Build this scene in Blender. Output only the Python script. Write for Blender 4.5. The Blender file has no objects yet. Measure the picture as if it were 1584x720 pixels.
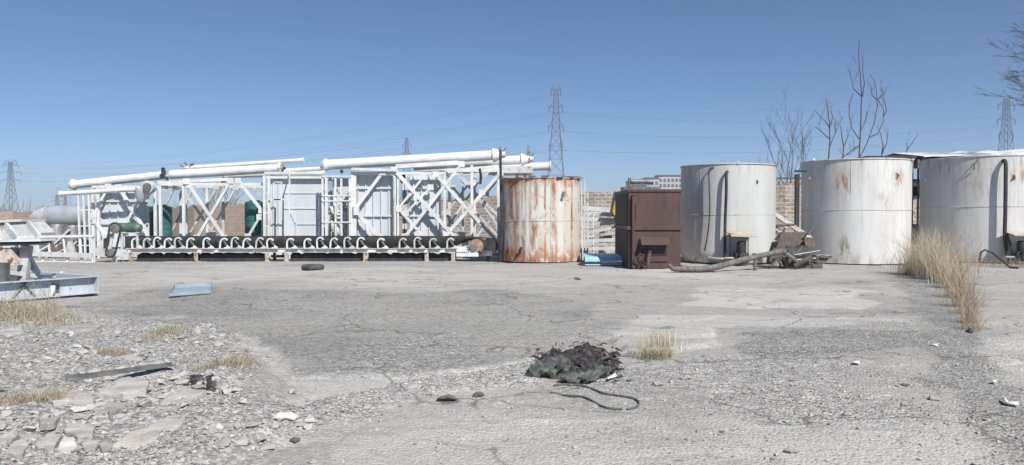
import bpy, math, random
import numpy as np
from mathutils import Vector, Matrix
R = math.radians
rnd = random.Random(7)
# ------------------------------------------------------------------ camera, world, sun
scn = bpy.context.scene
COL = scn.collection
F, CX, CY, HOR, EYE = 1200.0, 792.0, 360.0, 335.0, 1.6
PITCH = math.atan((CY - HOR) / F)
cam_d = bpy.data.cameras.new("camera"); cam = bpy.data.objects.new("camera", cam_d); COL.objects.link(cam)
cam_d.sensor_width = 36; cam_d.lens = F / 1584 * 36; cam_d.clip_end = 6000; cam_d.clip_start = .05
cam.location = (0, 0, EYE); cam.rotation_euler = (math.pi / 2 - PITCH, 0, 0); scn.camera = cam
SUN_EL, SUN_AZ = R(45), R(31)          # azimuth measured from behind the camera towards the right
to_sun = Vector((math.sin(SUN_AZ) * math.cos(SUN_EL), -math.cos(SUN_AZ) * math.cos(SUN_EL), math.sin(SUN_EL)))
sd = bpy.data.lights.new("sun", 'SUN'); sd.energy = 4.6; sd.angle = R(.53); sd.color = (1, .965, .91)
so = bpy.data.objects.new("sun", sd); COL.objects.link(so); so.rotation_euler = to_sun.to_track_quat('Z', 'Y').to_euler()
w = bpy.data.worlds.new("World"); scn.world = w; w.use_nodes = True
wn = w.node_tree; wn.nodes.clear()
sky = wn.nodes.new('ShaderNodeTexSky'); sky.sky_type = 'NISHITA'; sky.sun_disc = False
sky.sun_elevation = SUN_EL; sky.sun_rotation = math.pi - SUN_AZ
sky.air_density = .62; sky.dust_density = .15; sky.ozone_density = 6; sky.altitude = 0
bgn = wn.nodes.new('ShaderNodeBackground'); bgn.inputs[1].default_value = .072
wo = wn.nodes.new('ShaderNodeOutputWorld')
wn.links.new(sky.outputs[0], bgn.inputs[0]); wn.links.new(bgn.outputs[0], wo.inputs[0])
vs = scn.view_settings; vs.view_transform = 'Standard'; vs.look = 'None'; vs.gamma = 1; vs.use_curve_mapping = False
vs.exposure = .53
HAZE = .0006
scn.cycles.volume_bounces = 0; scn.cycles.max_bounces = 6

# ------------------------------------------------------------------ helpers
def P(px, py, D):
    """point on the photograph's ray (px,py) at depth Y = D"""
    a = (px - CX) / F; b = (CY - py) / F
    y = math.cos(PITCH) + b * math.sin(PITCH); z = b * math.cos(PITCH) - math.sin(PITCH)
    s = D / y
    return Vector((a * s, D, EYE + z * s))
def G(px, py, z=0.0):
    a = (px - CX) / F; b = (CY - py) / F
    y = math.cos(PITCH) + b * math.sin(PITCH); zz = b * math.cos(PITCH) - math.sin(PITCH)
    s = (z - EYE) / zz
    return Vector((a * s, y * s, z))

def hash2(ix, iy, seed):
    h = (ix.astype(np.int64) * 374761393 + iy.astype(np.int64) * 668265263 + seed * 982451653) & 0xffffffff
    h = ((h ^ (h >> 13)) * 1274126177) & 0xffffffff
    return ((h ^ (h >> 16)) & 0xffff) / 65535.0
def vnoise(x, y, seed=0):
    ix = np.floor(x); iy = np.floor(y); fx = x - ix; fy = y - iy
    fx = fx * fx * (3 - 2 * fx); fy = fy * fy * (3 - 2 * fy)
    a = hash2(ix, iy, seed); b = hash2(ix + 1, iy, seed); c = hash2(ix, iy + 1, seed); d = hash2(ix + 1, iy + 1, seed)
    return (a + (b - a) * fx) + ((c + (d - c) * fx) - (a + (b - a) * fx)) * fy
def fbm(x, y, oct=4, seed=0):
    s = 0; a = .5
    for k in range(oct):
        s = s + a * vnoise(x * 2 ** k + 17.3 * k, y * 2 ** k - 9.1 * k, seed + k); a *= .5
    return s / (1 - .5 ** oct)
def sstep(a, b, x):
    t = np.clip((x - a) / (b - a), 0, 1); return t * t * (3 - 2 * t)

def inpoly_dist(x, y, poly):
    """signed distance (positive inside)"""
    inside = np.zeros(x.shape, bool); dmin = np.full(x.shape, 1e9)
    n = len(poly)
    for i in range(n):
        x0, y0 = poly[i]; x1, y1 = poly[(i + 1) % n]
        c = ((y0 > y) != (y1 > y)) & (x < (x1 - x0) * (y - y0) / ((y1 - y0) if abs(y1 - y0) > 1e-9 else 1e-9) + x0)
        inside ^= c
        dx, dy = x1 - x0, y1 - y0; L = dx * dx + dy * dy + 1e-12
        t = np.clip(((x - x0) * dx + (y - y0) * dy) / L, 0, 1)
        dmin = np.minimum(dmin, np.hypot(x - x0 - t * dx, y - y0 - t * dy))
    return np.where(inside, dmin, -dmin)

class MB:
    def __init__(s): s.v = []; s.f = []
    def add(s, vs_, fs): 
        o = len(s.v); s.v += [Vector(q) for q in vs_]; s.f += [[i + o for i in f] for f in fs]; return s
    def box(s, c, size, rz=0):
        c = Vector(c); hx, hy, hz = [q / 2 for q in size]; m = Matrix.Rotation(rz, 3, 'Z')
        vv = [c + m @ Vector((x * hx, y * hy, z * hz)) for z in (-1, 1) for y in (-1, 1) for x in (-1, 1)]
        return s.add(vv, [[0,2,3,1],[4,5,7,6],[0,1,5,4],[2,6,7,3],[0,4,6,2],[1,3,7,5]])
    def box2(s, a, b):
        a = Vector(a); b = Vector(b); return s.box((a + b) / 2, [abs(q) for q in (b - a)])
    def bar(s, p0, p1, w_, h=None, up=(0, -1, 0)):
        """rectangular bar; w_ across, h along 'up' """
        h = h or w_; p0 = Vector(p0); p1 = Vector(p1); d = (p1 - p0).normalized(); up = Vector(up)
        if abs(d.dot(up)) > .95: up = Vector((0, 0, 1))
        sd_ = d.cross(up).normalized(); up = sd_.cross(d).normalized()
        vv = []
        for p in (p0, p1):
            for (a, b) in ((-1, -1), (1, -1), (1, 1), (-1, 1)): vv.append(p + sd_ * a * w_ / 2 + up * b * h / 2)
        return s.add(vv, [[3,2,1,0],[4,5,6,7],[0,1,5,4],[1,2,6,5],[2,3,7,6],[3,0,4,7]])
    def angle(s, p0, p1, w_, t=.008, up=(0, -1, 0)):
        """L section steel"""
        p0 = Vector(p0); p1 = Vector(p1); d = (p1 - p0).normalized(); up = Vector(up)
        if abs(d.dot(up)) > .95: up = Vector((0, 0, 1))
        sd_ = d.cross(up).normalized(); up = sd_.cross(d).normalized()
        s.bar(p0, p1, w_, t, up)
        o = sd_ * (w_ / 2 - t / 2) - up * (w_ / 2)
        return s.bar(p0 + o, p1 + o, t, w_, up)
    def tube(s, pts, r, n=8, cap=True):
        pts = [Vector(p) for p in pts]; m = len(pts); rr = r if hasattr(r, '__len__') else [r] * m
        ref = None; vv = []; ff = []
        for i, p in enumerate(pts):
            d = (pts[min(i + 1, m - 1)] - pts[max(i - 1, 0)])
            d = d.normalized() if d.length > 1e-9 else Vector((0, 0, 1))
            if ref is None: ref = Vector((0, 0, 1)) if abs(d.z) < .9 else Vector((1, 0, 0))
            a = d.cross(ref).normalized(); b = a.cross(d).normalized(); ref = b
            for k in range(n):
                t = 2 * math.pi * k / n; vv.append(p + (a * math.cos(t) + b * math.sin(t)) * rr[i])
        for i in range(m - 1):
            for k in range(n):
                k2 = (k + 1) % n; ff.append([i*n+k, i*n+k2, (i+1)*n+k2, (i+1)*n+k])
        if cap: ff.append(list(range(n))[::-1]); ff.append([(m-1)*n+k for k in range(n)])
        return s.add(vv, ff)
    def lathe(s, c, prof, n=48, axis='Z', close=True):
        """prof: list (r,z) bottom to top"""
        c = Vector(c); vv = []; ff = []
        for (r, z) in prof:
            for k in range(n):
                t = 2 * math.pi * k / n; x, y = r * math.cos(t), r * math.sin(t)
                q = Vector((x, y, z)) if axis == 'Z' else (Vector((z, x, y)) if axis == 'X' else Vector((y, z, x)))
                vv.append(c + q)
        for i in range(len(prof) - 1):
            for k in range(n):
                k2 = (k + 1) % n; ff.append([i*n+k, i*n+k2, (i+1)*n+k2, (i+1)*n+k])
        if close: ff.append(list(range(n))[::-1]); ff.append([(len(prof)-1)*n+k for k in range(n)])
        return s.add(vv, ff)
    def prism(s, poly, off):
        off = Vector(off); poly = [Vector(p) for p in poly]; n = len(poly)
        return s.add(poly + [p + off for p in poly],
                     [list(range(n))[::-1], [n + i for i in range(n)]] + [[i, (i+1) % n, n + (i+1) % n, n + i] for i in range(n)])
    def build(s, name, mat, parent=None, loc=None, smooth=False, bevel=0):
        root = Vector(loc) if loc is not None else Vector((0, 0, 0))
        q = parent
        while q is not None: root += Vector(q.location); q = q.parent
        me = bpy.data.meshes.new(name)
        me.from_pydata([tuple(v - root) for v in s.v], [], s.f); me.validate(); me.update()
        o = bpy.data.objects.new(name, me); COL.objects.link(o)
        if loc is not None: o.location = loc
        if parent is not None: o.parent = parent
        me.materials.append(mat)
        if smooth:
            me.polygons.foreach_set('use_smooth', [True] * len(me.polygons))
            me.set_sharp_from_angle(angle=R(38))
        if bevel:
            b = o.modifiers.new('bevel', 'BEVEL'); b.width = bevel; b.segments = 2; b.limit_method = 'ANGLE'
        return o
def tag(o, label=None, cat=None, group=None, kind=None):
    if label: o['label'] = label
    if cat: o['category'] = cat
    if group: o['group'] = group
    if kind: o['kind'] = kind
    return o
def thing(name, loc, label, cat, group=None):
    o = bpy.data.objects.new(name, None); COL.objects.link(o); o.location = loc; o.empty_display_size = .2
    return tag(o, label, cat, group)
def kids(o): return [c for c in bpy.data.objects if c.parent == o]
def copy_tree(o, parent=None, ch=None):
    c = o.copy(); COL.objects.link(c)
    if parent: c.parent = parent
    for k in (ch if ch is not None else kids(o)): copy_tree(k, c)
    return c

# ------------------------------------------------------------------ materials
class NT:
    def __init__(s, name):
        s.m = bpy.data.materials.new(name); s.m.use_nodes = True; s.t = s.m.node_tree; s.t.nodes.clear()
        s.out = s.n('ShaderNodeOutputMaterial'); s.b = s.n('ShaderNodeBsdfPrincipled'); s.l(s.b.outputs[0], s.out.inputs[0])
        s.tc = s.n('ShaderNodeTexCoord')
    def n(s, t): return s.t.nodes.new(t)
    def l(s, a, b): s.t.links.new(a, b)
    def noise(s, scale, detail=4, stretch=(1, 1, 1), rough=.6, dist=0, coord='Object'):
        mp = s.n('ShaderNodeMapping'); mp.inputs['Scale'].default_value = stretch; s.l(s.tc.outputs[coord], mp.inputs[0])
        no = s.n('ShaderNodeTexNoise'); no.inputs['Scale'].default_value = scale; no.inputs['Detail'].default_value = detail
        no.inputs['Roughness'].default_value = rough; no.inputs['Distortion'].default_value = dist
        s.l(mp.outputs[0], no.inputs['Vector']); return no.outputs[0]
    def ramp(s, v, a, b, lo=0., hi=1.):
        r = s.n('ShaderNodeMapRange'); r.interpolation_type = 'SMOOTHSTEP'; s.l(v, r.inputs[0])
        r.inputs[1].default_value = a; r.inputs[2].default_value = b; r.inputs[3].default_value = lo; r.inputs[4].default_value = hi
        return r.outputs[0]
    def mul(s, a, b, op='MULTIPLY'):
        m = s.n('ShaderNodeMath'); m.operation = op
        for i, q in enumerate((a, b)):
            if isinstance(q, (int, float)): m.inputs[i].default_value = q
            else: s.l(q, m.inputs[i])
        return m.outputs[0]
    def mix(s, f, a, b):
        m = s.n('ShaderNodeMix'); m.data_type = 'RGBA'
        if isinstance(f, (int, float)): m.inputs[0].default_value = f
        else: s.l(f, m.inputs[0])
        for i, q in ((6, a), (7, b)):
            if isinstance(q, tuple): m.inputs[i].default_value = (*q, 1)
            else: s.l(q, m.inputs[i])
        return m.outputs[2]
    def attr(s, name):
        a = s.n('ShaderNodeAttribute'); a.attribute_name = name; return a.outputs['Fac']
    def sep(s, coord='Object'):
        x = s.n('ShaderNodeSeparateXYZ'); s.l(s.tc.outputs[coord], x.inputs[0]); return x.outputs
    def bump(s, h, strength=.3, dist=.01, prev=None):
        b = s.n('ShaderNodeBump'); b.inputs['Strength'].default_value = strength; b.inputs['Distance'].default_value = dist
        s.l(h, b.inputs['Height'])
        if prev: s.l(prev, b.inputs['Normal'])
        return b.outputs[0]
    def fin(s, col, rough=.6, metal=0, normal=None, spec=.4):
        if isinstance(col, tuple): s.b.inputs['Base Color'].default_value = (*col, 1)
        else: s.l(col, s.b.inputs['Base Color'])
        if isinstance(rough, (int, float)): s.b.inputs['Roughness'].default_value = rough
        else: s.l(rough, s.b.inputs['Roughness'])
        s.b.inputs['Metallic'].default_value = metal; s.b.inputs['Specular IOR Level'].default_value = spec
        if normal: s.l(normal, s.b.inputs['Normal'])
        return s.m

def paint(name, c, c2, scale=3, stretch=(1, 1, 1), rust=None, rust_lo=.6, rust_hi=.72, rscale=2.5, rough=.5, metal=0, bump=.15, bdist=.004, fine=60):
    t = NT(name)
    col = t.mix(t.ramp(t.noise(scale, 6, stretch), .35, .7), c, c2)
    if rust:
        m = t.ramp(t.noise(rscale, 8, stretch, .65), rust_lo, rust_hi)
        rc = t.mix(t.noise(14, 5), rust, tuple(q * .45 for q in rust))
        col = t.mix(m, col, rc)
    nrm = t.bump(t.noise(fine, 4), bump, bdist)
    return t.fin(col, rough, metal, nrm)
M = {}
M['white'] = paint('white_paint', (.64, .655, .655), (.52, .52, .51), 2.2, rust=(.30, .20, .13), rust_lo=.62, rust_hi=.78, rscale=3.5)
M['white_b'] = paint('white_paint_weathered', (.52, .53, .53), (.40, .395, .38), 2.0, rust=(.24, .14, .08), rust_lo=.56, rust_hi=.72, rscale=4)
M['panel'] = paint('panel_paint', (.55, .58, .605), (.47, .50, .52), 1.2, (1, 1, .3), rust=(.2, .12, .07), rust_lo=.74, rust_hi=.86)
M['rail'] = paint('rail_paint', (.50, .50, .48), (.34, .32, .30), 3.0, rust=(.16, .10, .07), rust_lo=.56, rust_hi=.70, rscale=4)
M['rail_white'] = paint('rail_worn_white', (.60, .59, .57), (.44, .42, .40), 3.0, rust=(.17, .12, .09), rust_lo=.58, rust_hi=.68, rscale=5)
M['rusty_leg'] = paint('rusty_leg_paint', (.48, .42, .36), (.30, .23, .18), 6, rust=(.2, .1, .05), rust_lo=.5, rust_hi=.62)
M['brown'] = paint('maroon_primer', (.090, .046, .043), (.066, .040, .037), 1.6, (1.4, 1.4, .25), rust=(.055, .045, .038), rust_lo=.48, rust_hi=.72, rscale=4, rough=.65)
M['side_shade'] = paint('side_shade_paint', (.024, .020, .018), (.036, .030, .028), 2, (1, 1, .4), rough=.8)  # near-black that puts the box's side shade into colour
M['rubber'] = paint('old_rubber', (.016, .016, .016), (.04, .038, .036), 3, rough=.75)
M['black'] = paint('black_grime', (.022, .021, .022), (.05, .047, .045), 6, rough=.7)
M['green'] = paint('green_sheet', (.022, .10, .085), (.04, .15, .125), 2, (1, 1, .3), rough=.45)
M['green_motor'] = paint('green_motor_paint', (.05, .12, .09), (.12, .16, .13), 8, rust=(.1, .07, .05))
M['steel'] = paint('dull_steel', (.20, .20, .20), (.11, .11, .11), 5, rust=(.14, .08, .05), rust_lo=.55, rust_hi=.7, rough=.5, metal=.3)
M['copper'] = paint('worn_drum_end', (.40, .29, .21), (.24, .14, .09), 9, rough=.45, metal=.2)
M['blue_sheet'] = paint('blue_sheeting', (.24, .46, .68), (.34, .55, .74), 2, rough=.4)
M['pale_blue'] = paint('pale_blue_paint', (.22, .30, .35), (.32, .37, .40), 3, rough=.5)
M['yellow'] = paint('yellow_paint', (.55, .33, .04), (.45, .28, .06), 4, rust=(.2, .1, .04), rust_lo=.6, rust_hi=.7)
M['wood'] = paint('grey_weathered_wood', (.15, .13, .115), (.075, .065, .055), 6, (4, 1, 1), rough=.85, bump=.5, bdist=.01, fine=30)
M['wood_dark'] = paint('dark_weathered_wood', (.085, .07, .06), (.15, .13, .115), 7, (3, 1, 1), rough=.85, bump=.5, bdist=.01, fine=30)
M['bark'] = paint('bare_bark', (.075, .065, .062), (.12, .105, .095), 5, rough=.9)
M['bark_far'] = paint('far_bark', (.12, .095, .09), (.16, .13, .12), 5, rough=.9)
M['lattice'] = paint('galvanised_lattice', (.06, .063, .07), (.09, .093, .10), 1, rough=.6)
M['wire'] = paint('wire_alloy', (.12, .12, .13), (.16, .16, .17), 1, rough=.6)
M['roof_white'] = paint('white_roof_sheet', (.72, .74, .76), (.60, .62, .63), 1, rough=.45)
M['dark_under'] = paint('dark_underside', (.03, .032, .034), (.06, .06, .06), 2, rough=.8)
M['char'] = paint('charred_matter', (.012, .011, .012), (.10, .092, .09), 16, rough=.9, bump=.9, bdist=.03, fine=40)
M['cloth_grey'] = paint('dirty_grey_green_cloth', (.035, .043, .040), (.12, .13, .12), 9, rough=.9, bump=.8, bdist=.03, fine=14)
M['tan_cloth'] = paint('scorched_tan_cloth', (.24, .18, .14), (.14, .10, .09), 6, rough=.9, bump=.6, bdist=.02, fine=14)
M['hose'] = paint('grey_green_hose', (.07, .085, .08), (.13, .14, .13), 9, rough=.7)
M['litter'] = paint('white_plastic', (.75, .75, .74), (.6, .6, .6), 9, rough=.5)
M['tyre'] = paint('dusty_tyre', (.035, .035, .035), (.10, .095, .09), 6, rough=.85)
M['window'] = paint('dark_window', (.06, .07, .09), (.09, .10, .12), 1, rough=.2)
M['facade'] = paint('pale_facade', (.42, .42, .42), (.36, .36, .36), .1, rough=.8)
M['pipe_grey'] = paint('muddy_pipe', (.17, .15, .14), (.09, .08, .075), 5, (2, 1, 1), rough=.8, bump=.4, bdist=.01, fine=20)

# --- tank paints
def tank_mat(name, streak=.62, seamrust=.0, col=(.60, .595, .58), col2=(.51, .50, .48), rustc=(.22, .105, .04), spots=()):
    t = NT(name)
    col_ = t.mix(t.ramp(t.noise(1.1, 6, (1, 1, .25)), .35, .7), col, col2)
    fine = t.ramp(t.noise(7, 7, (1, 1, .09), .7), .45, .75, 0, .65)
    col_ = t.mix(fine, col_, (.42, .415, .40))
    st = t.ramp(t.noise(3.2, 8, (1, 1, .13), .7), streak, streak + .12)
    big = t.ramp(t.noise(.75, 2), .45, .6)
    col_ = t.mix(t.mul(t.mul(st, big), .8), col_, rustc)
    for (sx, sy, sz, r, h, c, a) in spots:       # real stains with a place of their own
        vm = t.n('ShaderNodeVectorMath'); vm.operation = 'SUBTRACT'; t.l(t.tc.outputs['Object'], vm.inputs[0]); vm.inputs[1].default_value = (sx, sy, sz)
        v2 = t.n('ShaderNodeVectorMath'); v2.operation = 'MULTIPLY'; t.l(vm.outputs[0], v2.inputs[0]); v2.inputs[1].default_value = (1 / r, 1 / r, 1 / h)
        ln = t.n('ShaderNodeVectorMath'); ln.operation = 'LENGTH'; t.l(v2.outputs[0], ln.inputs[0])
        k = t.mul(t.ramp(ln.outputs['Value'], .2, 1.1, 1, 0), t.ramp(t.noise(9, 6, (1, 1, .22), .7), .44, .6))
        col_ = t.mix(t.mul(k, a), col_, c)
    x = t.sep()
    base = t.mul(t.ramp(x[2], .0, .5, 1, 0), t.ramp(t.noise(5, 5, (1, 1, .3)), .4, .65))
    col_ = t.mix(t.mul(base, .8), col_, (.30, .265, .22))
    top = t.mul(t.ramp(x[2], 2.6, 3.4, 0, 1), t.ramp(t.noise(8, 5, (1, 1, .12)), .5, .7))
    col_ = t.mix(t.mul(top, .7), col_, (.32, .23, .16))
    nrm = t.bump(t.noise(1.4, 3), .35, .03); nrm = t.bump(t.noise(50, 3), .1, .003, nrm)
    return t.fin(col_, .5, 0, nrm, .35)
def rusty_tank_mat():
    t = NT('rusty_cream_tank'); x = t.sep()
    col = t.mix(t.ramp(t.noise(1.2, 5, (1, 1, .3)), .35, .7), (.57, .56, .53), (.52, .48, .42))
    yel = t.mul(t.ramp(t.noise(2.6, 7, (1, 1, .35), .7, .3), .42, .66), t.ramp(t.noise(6, 6, (1, 1, 1.3), .7), .3, .6, .4, 1))
    left = t.ramp(x[0], -1.3, 1.2, .45, -.28)
    low = t.ramp(x[2], .1, 1.9, .13, 0.)
    k = t.mul(t.mul(yel, left, 'ADD'), low, 'ADD')
    col = t.mix(t.ramp(k, .45, 1.2, 0, .6), col, (.42, .27, .15))
    st = t.noise(3.6, 9, (1, 1, .12), .72, .4)
    vv = t.mul(t.mul(st, t.mul(left, .3), 'ADD'), t.mul(low, .55), 'ADD')
    topm = t.ramp(x[2], 2.45, 2.95, 0, .07); vv = t.mul(vv, topm, 'ADD')
    m = t.mul(t.ramp(vv, .64, .74), t.ramp(t.noise(9, 7, (1, 1, .6), .75), .36, .56, .15, 1))
    rc = t.mix(t.ramp(t.noise(11, 5, (1, 1, .4)), .4, .65), (.30, .115, .035), (.10, .035, .018))
    col = t.mix(m, col, rc)
    for (cx, wd) in ((-.28, .20), (.42, .15), (-.95, .25), (-.62, .10), (.10, .05), (.80, .06), (1.05, .05)):
        d = t.mul(t.mul(x[0], cx, 'SUBTRACT'), 0, 'ADD'); d = t.mul(d, d)
        g = t.ramp(d, 0, wd * wd, 1, 0)
        g = t.mul(g, t.ramp(t.noise(5, 8, (1, 1, .2), .7, .5), .40, .60))
        g = t.mul(g, t.ramp(x[1], -.2, .2, 1, 0))
        col = t.mix(t.mul(g, .85), col, rc)
    blot = t.ramp(t.noise(2.4, 9, (1, 1, .8), .72, .6), .57, .66); col = t.mix(t.mul(blot, .8), col, t.mix(t.noise(8, 5), (.42, .20, .08), (.24, .10, .045)))
    rimt = t.mul(t.ramp(x[2], 2.5, 2.93, 0, 1), t.ramp(t.noise(7, 8, (1, 1, .3), .7), .38, .55)); rimb = t.mul(t.ramp(x[2], .7, .1, 0, 1), t.ramp(t.noise(3.5, 8, (1, 1, .7), .7), .36, .55))
    col = t.mix(t.mul(rimt, .85), col, (.34, .14, .05)); col = t.mix(t.mul(rimb, .85), col, (.30, .11, .045))
    nrm = t.bump(t.noise(1.6, 3), .35, .04); nrm = t.bump(t.noise(30, 5), .3, .006, nrm)
    return t.fin(col, .7, 0, nrm, .25)

# ------------------------------------------------------------------ ground
def pg(pts): return [tuple(G(a, b)[:2]) for a, b in pts]
Z_RUB = pg([(-500, 520), (-200, 478), (0, 482), (130, 492), (250, 500), (345, 503), (385, 545), (420, 600), (450, 628), (505, 632), (560, 640), (520, 664), (440, 690), (300, 730), (150, 900), (-900, 900)])
Z_EDGE = pg([(455, 632), (520, 612), (600, 600), (615, 588), (700, 578), (830, 552), (860, 560), (850, 596), (640, 612), (560, 640)])
Z_GC = pg([(560, 528), (700, 520), (760, 555), (740, 570), (640, 580), (540, 575)])
Z_DARK = pg([(100, 478), (200, 452), (330, 447), (620, 452), (800, 452), (900, 470), (940, 500), (880, 540), (760, 568), (640, 582), (470, 575), (430, 552), (380, 515), (250, 492)])
Z_PALE1 = pg([(355, 515), (400, 522), (470, 578), (640, 582), (760, 566), (840, 545), (850, 560), (620, 592), (560, 612), (450, 630), (400, 570)])
Z_PALE2 = pg([(1095, 444), (1340, 444), (1380, 470), (1330, 478), (1050, 472)])
Z_PALE3 = pg([(960, 486), (1150, 484), (1420, 496), (1430, 510), (1150, 508), (980, 500)])
Z_BAND = pg([(-200, 446), (150, 440), (330, 440), (620, 446), (830, 448), (1000, 440), (1250, 432), (1400, 432), (1400, 418), (700, 412), (-200, 412)])
Z_RG = pg([(880, 560), (1000, 560), (1100, 540), (1300, 548), (1340, 590), (1400, 640), (1250, 650), (1050, 620), (900, 600)])
Z_RD = pg([(1380, 425), (1480, 425), (1530, 515), (1545, 560), (1584, 600), (1640, 760), (1600, 900), (1560, 720), (1500, 650), (1420, 590), (1400, 540), (1180, 555), (1120, 525), (1350, 500), (1420, 490)])
Z_RP = pg([(1500, 520), (1700, 520), (1700, 610), (1584, 590), (1520, 560)])
Z_FORE = pg([(470, 735), (560, 668), (700, 640), (850, 632), (1000, 650), (1180, 668), (1350, 650), (1480, 655), (1530, 700), (1540, 900), (300, 900)])
Z_SLAB = pg([(930, 520), (1000, 508), (1090, 508), (1108, 518), (1104, 534), (1050, 545), (980, 550), (950, 535)])
def mask(x, y, poly, soft, rough=1., seed=3, scale=1.3):
    n = (fbm(x * scale, y * scale, 5, seed) - .5) * rough
    return sstep(-soft, soft, inpoly_dist(x, y, poly) + n)
def zones(x, y):
    z = {}
    z['rub'] = mask(x, y, Z_RUB, .25, .9); z['edge'] = mask(x, y, Z_EDGE, .10, .5); z['gc'] = mask(x, y, Z_GC, .4, 1)
    z['dark'] = mask(x, y, Z_DARK, .22, 1.6, 5); z['p1'] = mask(x, y, Z_PALE1, .05, .5, 8)
    z['p2'] = mask(x, y, Z_PALE2, .08, 1.8, 9, .7); z['p3'] = mask(x, y, Z_PALE3, .12, 1.8, 11, .7); z['band'] = mask(x, y, Z_BAND, .8, 2.5, 12, .5)
    z['rg'] = mask(x, y, Z_RG, .5, 1.6, 13); z['rd'] = mask(x, y, Z_RD, .12, 1., 14); z['rp'] = mask(x, y, Z_RP, .08, .8, 15); z['fore'] = mask(x, y, Z_FORE, .5, 1.4, 19, 1.0); z['slab'] = mask(x, y, Z_SLAB, .06, .45, 16, 2)
    return z
def height(x, y, z=None):
    x = np.asarray(x, float); y = np.asarray(y, float)
    if z is None: z = zones(x, y)
    near = sstep(60, 25, y)
    h = (fbm(x * .25, y * .25, 3, 21) - .5) * .05 * near
    rub = z['rub']
    h = h + rub * (.02 + .11 * sstep(.42, .80, fbm(x * 1.1, y * 1.1, 3, 30)) + .07 * (fbm(x * 4, y * 4, 4, 31) - .5) + .05 * np.abs(fbm(x * 9, y * 9, 3, 32) - .5))
    e = z['edge'] * (1 - rub)
    h = h + e * (.035 + .05 * (fbm(x * 6, y * 6, 4, 33) - .45))
    h = h + z['slab'] * (.05 + .02 * (fbm(x * 5, y * 5, 3, 35) - .5))
    g = np.clip(z['gc'] * .6 + z['rg'], 0, 1)
    h = h + g * .03 * (fbm(x * 7, y * 7, 3, 36) - .5)
    h = h - z['p1'] * .03 * (1 - rub)
    # a thin broken crust edge
    c = fbm(x * .8 + 5, y * .8, 5, 40); h = h + (1 - rub) * near * .012 * sstep(.5, .515, c)
    return h * sstep(-9, -5, y) if True else h
def build_ground():
    s1 = np.linspace(-.72, .72, 620); s0 = np.linspace(-2.5, -.72, 36)[:-1]; s2 = np.linspace(.72, 2.5, 36)[1:]
    S = np.concatenate([s0, s1, s2])
    ys = [-9.0]; 
    while ys[-1] < 3.6: ys.append(ys[-1] + .35)
    while ys[-1] < 34: ys.append(ys[-1] + .0125 + (.0035 * ys[-1]))
    st = .25
    while ys[-1] < 2500: ys.append(ys[-1] + st); st *= 1.09
    Y = np.array(ys)
    yy, ss = np.meshgrid(Y, S, indexing='ij')
    wv = np.maximum(yy, 1.5) + 3.0
    xx = ss * wv
    z = zones(xx, yy); hh = height(xx, yy, z)
    n, m = yy.shape
    co = np.stack([xx, yy, hh], -1).reshape(-1, 3).astype(np.float32)
    i = np.arange(n - 1)[:, None] * m + np.arange(m - 1)[None, :]
    quads = np.stack([i, i + 1, i + m + 1, i + m], -1).reshape(-1, 4).astype(np.int32)
    me = bpy.data.meshes.new('ground'); me.vertices.add(len(co)); me.vertices.foreach_set('co', co.ravel())
    me.loops.add(quads.size); me.loops.foreach_set('vertex_index', quads.ravel())
    me.polygons.add(len(quads)); me.polygons.foreach_set('loop_start', np.arange(0, quads.size, 4, dtype=np.int32))
    me.polygons.foreach_set('loop_total', np.full(len(quads), 4, np.int32))
    me.update(calc_edges=True); me.polygons.foreach_set('use_smooth', np.ones(len(quads), bool))
    def at_(nm, v):
        a = me.attributes.new(nm, 'FLOAT', 'POINT'); a.data.foreach_set('value', np.clip(v, 0, 1).ravel().astype(np.float32))
    at_('gravel', z['rub'] + z['edge'] + z['rg'] * .8 + z['gc'] * .6 + z['rd'] * .7 + z['dark'] * .45)
    ash = np.exp(-(((xx - G(893, 566).x) / .55) ** 2 + ((yy - G(893, 566).y) / .42) ** 2)) * sstep(.30, .55, fbm(xx * 5, yy * 5, 4, 91))
    at_('dark', 1.3 * ash + z['dark'] * .70 * (1 - z['p1']) + z['rd'] * .75 * (1 - z['rp']) + z['rg'] * .15 + z['rub'] * .22 * sstep(.4, .6, fbm(xx * .7, yy * .7, 4, 77)))
    at_('pale', z['fore'] * .85 + z['p1'] * .85 + z['p2'] * 1.0 + z['p3'] * .8 + z['band'] * .45 + z['rp'] * .95 + z['slab'] * .8 + z['edge'] * .2 + .35 * sstep(.52, .62, fbm(xx * .35, yy * .35, 5, 50)) * (1 - z['rub']))
    at_('rubble', z['rub']); at_('far', sstep(36, 60, yy))
    o = bpy.data.objects.new('ground', me); COL.objects.link(o)
    t = NT('yard_ground')
    col = t.mix(t.ramp(t.noise(.35, 8, rough=.65), .35, .65), (.375, .358, .332), (.305, .292, .274))
    col = t.mix(t.attr('dark'), col, (.170, .167, .155))
    col = t.mix(t.attr('pale'), col, (.54, .515, .47))
    col = t.mix(t.mul(t.attr('rubble'), t.ramp(t.noise(3.5, 7, rough=.7), .35, .6)), col, (.20, .185, .172))
    pa = t.ramp(t.noise(.55, 10, (.7, 1.3, 1), .68, .6), .50, .525); col = t.mix(t.mul(pa, .26), col, (.46, .445, .42))
    pb = t.ramp(t.noise(.8, 10, (.6, 1.5, 1), .7, .8), .54, .565); col = t.mix(t.mul(pb, .30), col, (.20, .195, .185))
    stn = t.ramp(t.noise(.33, 6, (1, 1, 1), .6, 1.2), .60, .68); col = t.mix(t.mul(stn, .38), col, (.13, .125, .12))
    # long smears of dust and damp
    sm = t.ramp(t.noise(.9, 7, (.35, 1.6, 1), .65, .5), .5, .68); col = t.mix(t.mul(sm, .35), col, (.235, .23, .228))
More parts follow.
